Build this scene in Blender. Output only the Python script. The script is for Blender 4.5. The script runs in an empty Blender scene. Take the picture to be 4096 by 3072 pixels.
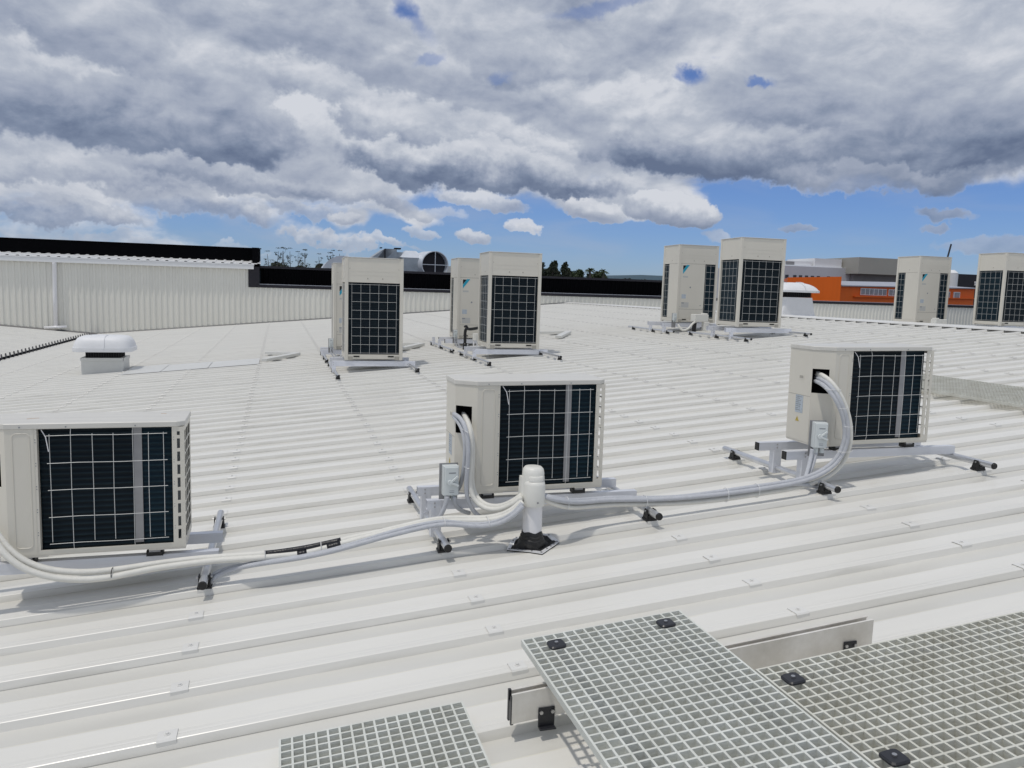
import bpy, math, random
from mathutils import Vector, Matrix
R = math.radians
S = bpy.context.scene
COL = S.collection

# ------------------------------------------------------------------ camera
CAMZ = 1.4508
cam_d = bpy.data.cameras.new('camera')
cam = bpy.data.objects.new('camera', cam_d)
COL.objects.link(cam)
_rt = Vector((0.95805105, -0.28506596, 0.02959014))
_up = Vector((0.00528196, 0.12079117, 0.99266389))
_fw = Vector((0.28654891, 0.95086639, -0.11722981))
_m = Matrix((_rt, _up, -_fw)).transposed().to_4x4()
_m.translation = Vector((0, 0, CAMZ))
cam.matrix_world = _m
cam_d.sensor_width = 36
cam_d.lens = 27.415
cam_d.clip_start = 0.05
cam_d.clip_end = 6000
S.camera = cam

# ------------------------------------------------------------------ exposure
S.view_settings.view_transform = 'Standard'
S.view_settings.look = 'None'
S.view_settings.gamma = 1
S.view_settings.exposure = -0.28
S.view_settings.use_curve_mapping = False

# ------------------------------------------------------------------ sun (nearly overhead, shadows fall a little to +x)
SUND = Vector((0.30, 0.15, -1.0)).normalized()        # direction the light travels
sun_d = bpy.data.lights.new('sun', 'SUN')
sun_d.energy = 2.05
sun_d.angle = R(1.8)
sun_d.color = (1.0, 0.945, 0.86)
sun = bpy.data.objects.new('sun', sun_d)
COL.objects.link(sun)
sun.rotation_euler = SUND.to_track_quat('-Z', 'Y').to_euler()

# ------------------------------------------------------------------ world: Nishita sky with procedural clouds
W = bpy.data.worlds.new('World')
S.world = W
W.use_nodes = True
nt = W.node_tree
nt.nodes.clear()


def wn(t, **k):
    n = nt.nodes.new(t)
    for a, b in k.items():
        setattr(n, a, b)
    return n


def plug(sock, v):
    if isinstance(v, bpy.types.NodeSocket):
        nt.links.new(v, sock)
    elif v is not None:
        sock.default_value = v


def wm(op, a, b=None, c=None, clamp=False):
    n = wn('ShaderNodeMath', operation=op, use_clamp=clamp)
    for i, v in enumerate((a, b, c)):
        plug(n.inputs[i], v)
    return n.outputs[0]


def wv(op, a, b=None):
    n = wn('ShaderNodeVectorMath', operation=op)
    plug(n.inputs[0], a)
    plug(n.inputs[1], b)
    return n.outputs['Value'] if op in ('DOT_PRODUCT', 'LENGTH') else n.outputs[0]


def wnoise(vec, scale, detail=6, rough=0.55, dist=0.0):
    n = wn('ShaderNodeTexNoise')
    plug(n.inputs['Vector'], vec)
    n.inputs['Scale'].default_value = scale
    n.inputs['Detail'].default_value = detail
    n.inputs['Roughness'].default_value = rough
    n.inputs['Distortion'].default_value = dist
    return n.outputs['Fac'], n.outputs['Color']


def wsmooth(v, lo, hi, to0=0.0, to1=1.0):
    n = wn('ShaderNodeMapRange', interpolation_type='SMOOTHSTEP')
    plug(n.inputs['Value'], v)
    n.inputs['From Min'].default_value = lo
    n.inputs['From Max'].default_value = hi
    n.inputs['To Min'].default_value = to0
    n.inputs['To Max'].default_value = to1
    return n.outputs[0]


def wmix(f, a, b):
    n = wn('ShaderNodeMix', data_type='RGBA')
    plug(n.inputs[0], f)
    plug(n.inputs[6], a)
    plug(n.inputs[7], b)
    return n.outputs[2]


tc = wn('ShaderNodeTexCoord')
dirv = wv('NORMALIZE', tc.outputs['Generated'])
sep = wn('ShaderNodeSeparateXYZ')
plug(sep.inputs[0], dirv)
dx, dy, dz = sep.outputs
az = wm('MULTIPLY', wm('ARCTAN2', dx, dy), 57.2958)
el = wm('MULTIPLY', wm('ARCSINE', dz), 57.2958)
ae = wn('ShaderNodeCombineXYZ')
plug(ae.inputs[0], az)
plug(ae.inputs[1], el)
AE = ae.outputs[0]
# cloud layer coordinates: the plane of the cloud deck seen in perspective
inv = wm('DIVIDE', 1.0, wm('ADD', wm('MAXIMUM', dz, 0.0), 0.11))
cp = wn('ShaderNodeCombineXYZ')
plug(cp.inputs[0], wm('MULTIPLY', dx, inv))
plug(cp.inputs[1], wm('MULTIPLY', dy, inv))
CP = cp.outputs[0]
# warp for the sky features given in azimuth / elevation
_, wc1 = wnoise(AE, 0.11, 3, 0.6)
_, wc2 = wnoise(AE, 0.45, 3, 0.6)
wvv = wv('ADD', wv('MULTIPLY', wv('SUBTRACT', wc1, (0.5, 0.5, 0.5)), (11, 5, 0)),
         wv('MULTIPLY', wv('SUBTRACT', wc2, (0.5, 0.5, 0.5)), (3.6, 2.4, 0)))
AEW = wv('ADD', AE, wvv)
AES = wv('ADD', AE, wv('MULTIPLY', wv('SUBTRACT', wc2, (0.5, 0.5, 0.5)), (2.0, 1.5, 0)))


def blob(vec, a, e, sa, se, rot=0.0):
    n = wn('ShaderNodeMapping', vector_type='TEXTURE')
    plug(n.inputs['Vector'], vec)
    n.inputs['Location'].default_value = (a, e, 0)
    n.inputs['Rotation'].default_value = (0, 0, R(rot))
    n.inputs['Scale'].default_value = (sa, se, 1)
    return wm('POWER', 0.3679, wv('DOT_PRODUCT', n.outputs[0], n.outputs[0]))


def blobsum(vec, L):
    tot = None
    for (a, e, sa, se, rot, w) in L:
        b = blob(vec if tot is None else wv('ADD', vec, wm('MULTIPLY', tot, 1e-7)), a, e, sa, se, rot)
        tot = wm('MULTIPLY', b, w) if tot is None else wm('MULTIPLY_ADD', b, w, tot)
    return tot


# where the deck is torn open (minus) or thick (plus)
cover_far = blobsum(AEW, [
    (24, 4.0, 17, 3.4, 0, -0.60), (43, 4.0, 13, 4.4, 0, -0.75), (9, 3.2, 7, 2.2, 0, -0.12),
])
cover = blobsum(AES, [
    (28.6, 14.9, 1.9, 0.95, -20, -0.75), (33.3, 14.3, 1.4, 0.6, -10, -0.6), (8.6, 18.6, 1.9, 1.8, -40, -0.55),
    (22.5, 19.0, 4.5, 0.75, 8, -0.5), (10, 15.6, 1.6, 0.8, 10, -0.32), (15, 14.6, 2.4, 0.7, 0, -0.28),
    (28.2, 6.0, 3.6, 1.15, -12, 0.80), (22.6, 6.0, 2.6, 0.85, -5, 0.66), (17.4, 4.6, 1.5, 0.6, -5, 0.6),
    (4.9, 4.7, 1.3, 0.55, 0, 0.4), (13.4, 3.7, 1.5, 0.55, -12, 0.5), (5.0, 3.5, 3.6, 0.55, -5, 0.38),
    (9.7, 5.0, 3.0, 0.7, -12, 0.35), (31.5, 3.9, 1.5, 0.5, -15, 0.34), (36.2, 4.9, 1.7, 0.5, 0, 0.42), (46.5, 4.6, 2.4, 0.45, -12, 0.42),
    (44.5, 5.6, 2.6, 0.5, -8, 0.42), (20, 19, 60, 8, 0, 0.22),
])
AQ = wv('MULTIPLY', AE, (0.72, 1.25, 1))
n_big, _ = wnoise(CP, 0.55, 7, 0.5, 0.4)
n_ae, _ = wnoise(AQ, 0.115, 8, 0.52, 0.35)
n_med, _ = wnoise(AQ, 0.33, 8, 0.58, 0.3)
AS = wv('MULTIPLY', AE, (0.30, 1.15, 1))
n_st, _ = wnoise(AS, 0.36, 7, 0.52, 0.45)
dens = wm('ADD', wm('MULTIPLY', n_ae, 0.55), wm('MULTIPLY', n_med, 0.42))
dens = wm('MULTIPLY_ADD', n_st, 0.30, dens)
dens = wm('ADD', wm('ADD', dens, cover_far), cover)
high = wsmooth(el, 3.0, 9.0, 0.0, 0.40)
dens = wm('ADD', dens, high)
alpha = wsmooth(dens, 0.56, 0.80)
# light and shade inside the deck: relief of the noise looking towards the zenith, plus the big dark bases
n_aeu, _ = wnoise(wv('MULTIPLY', wv('ADD', AE, (-0.5, 1.5, 0)), (0.72, 1.25, 1)), 0.115, 8, 0.52, 0.35)
relief = wm('MULTIPLY', wm('SUBTRACT', n_ae, n_aeu), 1.7)
n_medu, _ = wnoise(wv('MULTIPLY', wv('ADD', AE, (-0.2, 0.55, 0)), (0.72, 1.25, 1)), 0.33, 8, 0.58, 0.3)
relief2 = wm('MULTIPLY', wm('SUBTRACT', n_med, n_medu), 0.85)
shade = wm('ADD', wm('MULTIPLY', wm('SUBTRACT', n_ae, 0.5), -0.55), wm('MULTIPLY', wm('SUBTRACT', n_st, 0.5), -0.55))
bands = blobsum(AEW, [
    (-5.5, 9.2, 7.5, 1.2, -4, -0.42), (-13, 10.2, 6, 1.5, -3, -0.26), (11, 7.3, 6.0, 0.95, -5, -0.40), (17.5, 6.9, 3.6, 0.7, -4, -0.34),
    (29.5, 8.7, 6.0, 1.0, -6, -0.40), (45.5, 8.6, 7.5, 1.7, 2, -0.50), (38, 10.8, 6.0, 1.4, 0, -0.26), (6, 14.6, 7, 2.0, -8, -0.22),
    (-3, 15.5, 5, 1.6, -10, -0.18), (18, 16.5, 4.0, 2.0, -30, -0.20), (36.2, 4.9, 2.2, 0.8, 0, -0.4), (46, 5.0, 4, 1.2, 0, -0.4),
    (1.2, 10.4, 2.2, 2.0, 20, 0.34), (11.0, 9.3, 5.0, 0.9, -10, 0.28), (-9.0, 12.3, 3.5, 1.0, -8, 0.26), (28.5, 12.4, 2.6, 0.9, 0, 0.34),
    (2.5, 8.0, 7, 0.9, -6, 0.16), (28.4, 6.7, 4.2, 1.0, -12, 0.42), (28.4, 5.3, 3.6, 0.5, -12, -0.22), (22.5, 6.3, 3, 0.7, -5, 0.38), (22.5, 5.5, 2.6, 0.4, -5, -0.2),
    (33, 17.5, 11, 2.2, 0, 0.20), (-11, 16.5, 5, 2.0, 0, 0.18),
    (43, 15.0, 5, 1.3, 0, 0.2), (19, 11.5, 5, 1.2, -10, 0.16), (5, 4.2, 8, 1.2, 0, 0.2), (16, 4.4, 6, 1.4, 0, 0.3), (36, 7.4, 2.6, 0.7, -5, 0.35), (-10, 4, 12, 2.2, 0, 0.12),
])
# a thin edge of cloud is bright, its middle grey
edge = wm('MULTIPLY', wm('SUBTRACT', 1.0, wsmooth(dens, 0.66, 1.05)), 0.16)
det = wm('ADD', relief, relief2)
lum = wm('ADD', det, wm('ADD', shade, wm('MULTIPLY', bands, 0.35)))
lum = wm('ADD', wm('ADD', lum, edge), 0.66)

# single cumulus masses, each brighter at its crown and darker at its flat base, laid far to near
_, wc3 = wnoise(AE, 0.20, 5, 0.60)
_, wc4 = wnoise(AE, 0.95, 3, 0.62)
CW = wv('ADD', AE, wv('ADD', wv('MULTIPLY', wv('SUBTRACT', wc3, (0.5, 0.5, 0.5)), (7.0, 4.2, 0)),
                      wv('MULTIPLY', wv('SUBTRACT', wc4, (0.5, 0.5, 0.5)), (1.8, 1.3, 0))))
CWs = wv('ADD', AE, wv('ADD', wv('MULTIPLY', wv('SUBTRACT', wc3, (0.5, 0.5, 0.5)), (1.8, 0.9, 0)),
                       wv('MULTIPLY', wv('SUBTRACT', wc4, (0.5, 0.5, 0.5)), (1.5, 1.1, 0))))
n_md = wm('MULTIPLY', wm('SUBTRACT', n_med, 0.5), 1.5)


def cumulus(a_, e_, sa, se, rot, top, base, op=1.0, soft=0.5, small=False):
    global lum, alpha
    n = wn('ShaderNodeMapping', vector_type='TEXTURE')
    # (the tiny term only makes the clouds evaluate one after another)
    plug(n.inputs['Vector'], wv('ADD', CWs if small else CW, wm('MULTIPLY', lum, 1e-7)))
    n.inputs['Location'].default_value = (a_, e_, 0)
    n.inputs['Rotation'].default_value = (0, 0, R(rot))
    n.inputs['Scale'].default_value = (sa, se, 1)
    q = n.outputs[0]
    sp_ = wn('ShaderNodeSeparateXYZ')
    plug(sp_.inputs[0], q)
    r2 = wv('DOT_PRODUCT', q, q)
    al = wsmooth(wm('SUBTRACT', r2, n_md), 1.0 + soft * 0.5, 1.0 - soft * 0.6, 0.0, op)
    L = wsmooth(wm('MULTIPLY_ADD', n_md, 0.55, sp_.outputs[1]), -0.70, 0.72, base, top)
    L = wm('ADD', L, wm('MULTIPLY', det, 0.8))
    lum = wm('ADD', wm('MULTIPLY', lum, wm('SUBTRACT', 1.0, al)), wm('MULTIPLY', L, al))
    alpha = wm('ADD', wm('MULTIPLY', alpha, wm('SUBTRACT', 1.0, al)), al)


for c_ in (
    # high pale masses
    (36, 16.5, 13, 4.2, -4, 0.88, 0.62, 0.8, 0.9), (-9, 14.5, 8, 2.4, -8, 0.74, 0.48, 0.8, 0.8), (5, 16.5, 8, 2.2, -12, 0.80, 0.50, 0.8, 0.8),
    (16, 16.3, 6.0, 2.6, -20, 0.78, 0.42, 0.85, 0.7), (4, 13.0, 7.5, 1.9, -14, 0.88, 0.40, 0.85, 0.6), (24, 12.6, 8, 2.0, -6, 0.90, 0.50, 0.8, 0.7),
    (39, 12.2, 8, 2.2, -4, 0.72, 0.30, 0.85, 0.8), (-13, 12.4, 5, 1.4, -5, 0.92, 0.55, 0.8, 0.6),
    # the big near masses with dark bases
    (12.5, 10.5, 9.5, 2.0, -10, 0.92, 0.35, 0.9, 0.5), (1.8, 10.2, 2.6, 3.0, 10, 1.00, 0.60, 0.95, 0.5), (-8.0, 10.2, 9.8, 2.7, -3, 0.62, 0.06, 0.97, 0.4),
    (31.0, 10.2, 9.5, 2.1, -4, 0.72, 0.02, 0.96, 0.5), (45.5, 10.4, 8.0, 2.9, 1, 0.58, 0.02, 0.96, 0.6), (13.5, 8.6, 10.5, 1.8, -5, 0.92, 0.0, 0.97, 0.4),
    (41, 8.1, 7.0, 0.9, -3, 0.44, 0.20, 0.85, 0.8),
    # low layered clouds at the left
    (-12, 6.4, 7.0, 0.9, -3, 0.70, 0.32, 0.8, 0.8), (-3.5, 6.9, 6.0, 1.0, -6, 0.78, 0.30, 0.8, 0.7), (4.0, 6.4, 4.5, 0.7, -6, 0.72, 0.34, 0.75, 0.8),
    (-13.5, 4.3, 6.0, 0.6, -3, 0.62, 0.22, 0.75, 0.8), (-5.0, 5.0, 5.0, 0.7, -6, 0.70, 0.30, 0.75, 0.8), (1.5, 5.1, 3.2, 0.6, -8, 0.72, 0.34, 0.7, 0.8),
    (-9, 2.7, 8.0, 0.35, -3, 0.66, 0.50, 0.5, 0.9), (4.5, 3.3, 4.5, 0.4, -5, 0.86, 0.60, 0.75, 0.7), (9.5, 5.6, 3.2, 0.5, -8, 0.58, 0.36, 0.6, 0.9),
):
    cumulus(*c_)
for c_ in (
    (14.5, 6.3, 3.4, 0.65, -7, 0.92, 0.40, 0.9, 0.6), (22.3, 5.9, 2.3, 0.85, -8, 0.98, 0.50, 0.95, 0.35), (27.6, 6.1, 3.6, 1.15, -8, 1.05, 0.42, 1.0, 0.3),
    (13.6, 3.9, 1.35, 0.5, -10, 0.98, 0.62, 0.9, 0.5), (17.3, 4.7, 1.3, 0.55, -4, 0.98, 0.60, 0.9, 0.5), (4.6, 4.7, 1.1, 0.42, 0, 0.95, 0.6, 0.9, 0.5),
    (9.9, 4.0, 1.4, 0.4, -10, 0.85, 0.55, 0.7, 0.7), (31.2, 4.4, 1.4, 0.4, -12, 0.80, 0.52, 0.6, 0.8),
    (36.3, 5.0, 1.1, 0.33, 0, 0.38, 0.22, 0.7, 0.8), (45.0, 5.7, 1.8, 0.42, -8, 0.36, 0.20, 0.8, 0.8), (44.6, 4.9, 0.9, 0.3, 0, 0.34, 0.22, 0.7, 0.8), (48.0, 3.7, 3.0, 0.5, 0, 0.40, 0.25, 0.6, 0.9),
):
    cumulus(*c_, small=True)
# gaps of open sky
for (a_, e_, sa, se, rot, k_) in ((28.5, 14.9, 1.25, 0.55, -20, .9), (33.2, 14.3, 1.0, 0.30, -10, .75), (8.7, 18.6, 2.6, 0.8, -50, .55), (22.5, 19.1, 4.4, 0.5, 10, .5), (10.2, 15.6, 1.2, 0.5, 20, .45), (15.2, 14.6, 1.0, 0.5, 20, .4)):
    h_ = blob(wv('ADD', CWs, wm('MULTIPLY', alpha, 1e-7)), a_, e_, sa, se, rot)
    alpha = wm('MULTIPLY', alpha, wm('SUBTRACT', 1.0, wsmooth(wm('MULTIPLY_ADD', n_md, 0.9, h_), 0.25, 0.95, 0.0, k_)))
veil = wm('MULTIPLY', wsmooth(n_st, 0.42, 0.70), wsmooth(el, 10.0, 1.0, 0.20, 0.42))
veil = wm('MULTIPLY', veil, wsmooth(az, 36.0, -6.0, 0.45, 1.25))
lum = wm('ADD', wm('MULTIPLY', lum, wsmooth(alpha, 0.0, 0.35)), wm('MULTIPLY', 0.62, wsmooth(alpha, 0.35, 0.0)))
alpha = wm('MAXIMUM', alpha, veil)
lum = wm('ADD', lum, 0.03, clamp=True)
ramp = wn('ShaderNodeValToRGB')
plug(ramp.inputs[0], lum)
cr = ramp.color_ramp
cr.elements[0].position = 0.0
cr.elements[0].color = (0.165, 0.215, 0.335, 1)
cr.elements[1].position = 1.0
cr.elements[1].color = (0.80, 0.83, 0.90, 1)
for p_, c_ in ((0.25, (0.27, 0.33, 0.46)), (0.5, (0.415, 0.47, 0.595)), (0.75, (0.575, 0.625, 0.725))):
    e_ = cr.elements.new(p_)
    e_.color = (*c_, 1)
alpha = wm('MULTIPLY', alpha, wsmooth(el, -1.0, 0.6))
ccol = wv('MULTIPLY', ramp.outputs[0], (9.7, 9.7, 9.7))
sky = wn('ShaderNodeTexSky', sky_type='NISHITA')
sky.sun_disc = False
sky.sun_elevation = math.asin(-SUND.z)
sky.sun_rotation = math.atan2(-SUND.x, -SUND.y)
sky.altitude = 0
sky.air_density = 1.0
sky.dust_density = 0.25
sky.ozone_density = 2.2
skyc = wv('MULTIPLY', sky.outputs[0], (0.56, 0.73, 1.16))
wcol = wmix(alpha, skyc, ccol)
alpha_unused = None
bg = wn('ShaderNodeBackground')
W.cycles.sampling_method = 'MANUAL'
W.cycles.sample_map_resolution = 512
plug(bg.inputs[0], wcol)
bg.inputs[1].default_value = 0.1
wo = wn('ShaderNodeOutputWorld')
nt.links.new(bg.outputs[0], wo.inputs[0])

# ------------------------------------------------------------------ materials


def mat(name, col, rough=0.5, metal=0.0, spec=0.5, var=0.06, vscale=6.0, bump=0.0, bscale=40.0, coat=0.0, dirt=None, streak=None):
    m = bpy.data.materials.new(name)
    m.use_nodes = True
    t = m.node_tree
    b = t.nodes['Principled BSDF']
    b.inputs['Roughness'].default_value = rough
    b.inputs['Metallic'].default_value = metal
    b.inputs['Specular IOR Level'].default_value = spec
    if coat:
        b.inputs['Coat Weight'].default_value = coat
        b.inputs['Coat Roughness'].default_value = 0.12
    tcn = t.nodes.new('ShaderNodeTexCoord')
    no = t.nodes.new('ShaderNodeTexNoise')
    no.inputs['Scale'].default_value = vscale
    no.inputs['Detail'].default_value = 6
    no.inputs['Roughness'].default_value = 0.62
    mp = t.nodes.new('ShaderNodeMapping')
    if streak:
        mp.inputs['Scale'].default_value = streak
    t.links.new(tcn.outputs['Object'], mp.inputs[0])
    t.links.new(mp.outputs[0], no.inputs['Vector'])
    mr = t.nodes.new('ShaderNodeMapRange')
    t.links.new(no.outputs['Fac'], mr.inputs[0])
    mr.inputs[1].default_value = 0.3
    mr.inputs[2].default_value = 0.7
    mx = t.nodes.new('ShaderNodeMix')
    mx.data_type = 'RGBA'
    t.links.new(mr.outputs[0], mx.inputs[0])
    d = dirt if dirt else tuple(c * (1 - var) for c in col)
    mx.inputs[6].default_value = (*d, 1)
    mx.inputs[7].default_value = (*[min(1, c * (1 + var * 0.5)) for c in col], 1)
    t.links.new(mx.outputs[2], b.inputs['Base Color'])
    rr = t.nodes.new('ShaderNodeMapRange')
    t.links.new(no.outputs['Fac'], rr.inputs[0])
    rr.inputs[3].default_value = max(0.02, rough * 0.85)
    rr.inputs[4].default_value = min(1, rough * 1.15)
    t.links.new(rr.outputs[0], b.inputs['Roughness'])
    if bump:
        n2 = t.nodes.new('ShaderNodeTexNoise')
        n2.inputs['Scale'].default_value = bscale
        n2.inputs['Detail'].default_value = 3
        t.links.new(mp.outputs[0], n2.inputs['Vector'])
        bp = t.nodes.new('ShaderNodeBump')
        bp.inputs['Strength'].default_value = bump
        bp.inputs['Distance'].default_value = 0.01
        t.links.new(n2.outputs['Fac'], bp.inputs['Height'])
        t.links.new(bp.outputs[0], b.inputs['Normal'])
    return m


PAN_REFL = 0.50  # strength of the grey reflection painted into the pans


def roof_mat(name, col, rough):
    """painted steel sheet: faint oil-canning, dust along the sheet, small scuffs, painted rib reflection"""
    m = mat(name, col, rough, spec=0.5, var=0.05, vscale=1.3, streak=(0.5, 3.0, 1.0))
    t = m.node_tree
    b = t.nodes['Principled BSDF']
    tcn = t.nodes.new('ShaderNodeTexCoord')
    mp = t.nodes.new('ShaderNodeMapping')
    mp.inputs['Scale'].default_value = (0.9, 5.0, 1.0)
    t.links.new(tcn.outputs['Object'], mp.inputs[0])
    n = t.nodes.new('ShaderNodeTexNoise')
    n.inputs['Scale'].default_value = 1.5
    n.inputs['Detail'].default_value = 3
    t.links.new(mp.outputs[0], n.inputs['Vector'])
    bp = t.nodes.new('ShaderNodeBump')
    bp.inputs['Strength'].default_value = 0.35
    bp.inputs['Distance'].default_value = 0.003
    t.links.new(n.outputs['Fac'], bp.inputs['Height'])
    t.links.new(bp.outputs[0], b.inputs['Normal'])
    # scuffs and dirt specks
    n3 = t.nodes.new('ShaderNodeTexNoise')
    n3.inputs['Scale'].default_value = 2.4
    n3.inputs['Detail'].default_value = 9
    n3.inputs['Roughness'].default_value = 0.75
    mp3 = t.nodes.new('ShaderNodeMapping')
    mp3.inputs['Scale'].default_value = (0.6, 2.0, 1.0)
    t.links.new(tcn.outputs['Object'], mp3.inputs[0])
    t.links.new(mp3.outputs[0], n3.inputs['Vector'])
    r3 = t.nodes.new('ShaderNodeMapRange')
    t.links.new(n3.outputs['Fac'], r3.inputs[0])
    r3.inputs[1].default_value = 0.66
    r3.inputs[2].default_value = 0.80
    r3.inputs[3].default_value = 0.0
    r3.inputs[4].default_value = 0.30
    src = b.inputs['Base Color'].links[0].from_socket
    mx = t.nodes.new('ShaderNodeMix')
    mx.data_type = 'RGBA'
    t.links.new(r3.outputs[0], mx.inputs[0])
    t.links.new(src, mx.inputs[6])
    mx.inputs[7].default_value = (0.40, 0.37, 0.31, 1)
    # grey rib reflection painted into each pan's colour, with a wavy yellowish drying line
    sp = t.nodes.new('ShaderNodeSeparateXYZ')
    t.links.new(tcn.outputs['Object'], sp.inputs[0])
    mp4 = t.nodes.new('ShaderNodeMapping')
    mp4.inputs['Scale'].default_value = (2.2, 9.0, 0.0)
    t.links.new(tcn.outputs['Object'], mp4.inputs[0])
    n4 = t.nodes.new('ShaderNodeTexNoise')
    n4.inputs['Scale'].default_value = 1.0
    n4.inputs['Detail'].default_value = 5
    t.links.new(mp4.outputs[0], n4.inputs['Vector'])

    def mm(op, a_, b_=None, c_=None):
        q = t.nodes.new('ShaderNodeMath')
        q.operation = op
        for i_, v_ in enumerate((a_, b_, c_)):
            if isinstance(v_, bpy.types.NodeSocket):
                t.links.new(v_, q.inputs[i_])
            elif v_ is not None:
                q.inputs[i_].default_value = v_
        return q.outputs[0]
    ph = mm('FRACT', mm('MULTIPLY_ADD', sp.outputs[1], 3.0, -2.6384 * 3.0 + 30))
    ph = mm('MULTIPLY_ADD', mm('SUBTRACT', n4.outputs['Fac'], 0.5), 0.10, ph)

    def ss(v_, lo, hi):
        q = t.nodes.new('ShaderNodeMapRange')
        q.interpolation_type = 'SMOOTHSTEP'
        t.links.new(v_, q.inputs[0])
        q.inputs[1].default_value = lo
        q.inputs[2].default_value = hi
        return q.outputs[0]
    refl_band = mm('MULTIPLY', ss(ph, 0.485, 0.505), mm('SUBTRACT', 1.0, ss(ph, 0.875, 0.90)))
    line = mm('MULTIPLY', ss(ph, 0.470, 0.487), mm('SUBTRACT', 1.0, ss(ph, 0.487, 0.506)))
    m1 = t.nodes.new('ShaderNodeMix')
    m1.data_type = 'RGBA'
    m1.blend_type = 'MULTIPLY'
    t.links.new(mm('MULTIPLY', refl_band, PAN_REFL), m1.inputs[0])
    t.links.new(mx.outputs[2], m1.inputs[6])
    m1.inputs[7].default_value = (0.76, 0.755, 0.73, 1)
    m2 = t.nodes.new('ShaderNodeMix')
    m2.data_type = 'RGBA'
    m2.blend_type = 'MULTIPLY'
    t.links.new(mm('MULTIPLY', line, 0.5), m2.inputs[0])
    t.links.new(m1.outputs[2], m2.inputs[6])
    m2.inputs[7].default_value = (0.97, 0.94, 0.82, 1)
    t.links.new(m2.outputs[2], b.inputs['Base Color'])
    return m


def coil_mat(name, col, tint, axis=2, period=0.026):
    """aluminium fins over copper tubes: fine dark stripes along one axis"""
    m = bpy.data.materials.new(name)
    m.use_nodes = True
    t = m.node_tree
    b = t.nodes['Principled BSDF']
    tcn = t.nodes.new('ShaderNodeTexCoord')
    sp = t.nodes.new('ShaderNodeSeparateXYZ')
    t.links.new(tcn.outputs['Object'], sp.inputs[0])

    def mth(op, a, v=None):
        n = t.nodes.new('ShaderNodeMath')
        n.operation = op
        t.links.new(a, n.inputs[0])
        if v is not None:
            n.inputs[1].default_value = v
        return n.outputs[0]
    w = mth('MULTIPLY', sp.outputs[axis], 6.2832 / period)
    sn = mth('SINE', w)
    mr = t.nodes.new('ShaderNodeMapRange')
    t.links.new(sn, mr.inputs[0])
    mr.inputs[1].default_value = 0.1
    mr.inputs[2].default_value = 1.0
    no = t.nodes.new('ShaderNodeTexNoise')
    no.inputs['Scale'].default_value = 9
    no.inputs['Detail'].default_value = 5
    t.links.new(tcn.outputs['Object'], no.inputs['Vector'])
    mul = t.nodes.new('ShaderNodeMath')
    mul.operation = 'MULTIPLY'
    t.links.new(mr.outputs[0], mul.inputs[0])
    t.links.new(no.outputs['Fac'], mul.inputs[1])
    mx = t.nodes.new('ShaderNodeMix')
    mx.data_type = 'RGBA'
    t.links.new(mul.outputs[0], mx.inputs[0])
    mx.inputs[6].default_value = (*col, 1)
    mx.inputs[7].default_value = (*tint, 1)
    t.links.new(mx.outputs[2], b.inputs['Base Color'])
    b.inputs['Roughness'].default_value = 0.42
    b.inputs['Metallic'].default_value = 0.0
    b.inputs['Specular IOR Level'].default_value = 0.12
    bp = t.nodes.new('ShaderNodeBump')
    bp.inputs['Strength'].default_value = 0.6
    bp.inputs['Distance'].default_value = 0.004
    t.links.new(sn, bp.inputs['Height'])
    t.links.new(bp.outputs[0], b.inputs['Normal'])
    return m


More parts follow.
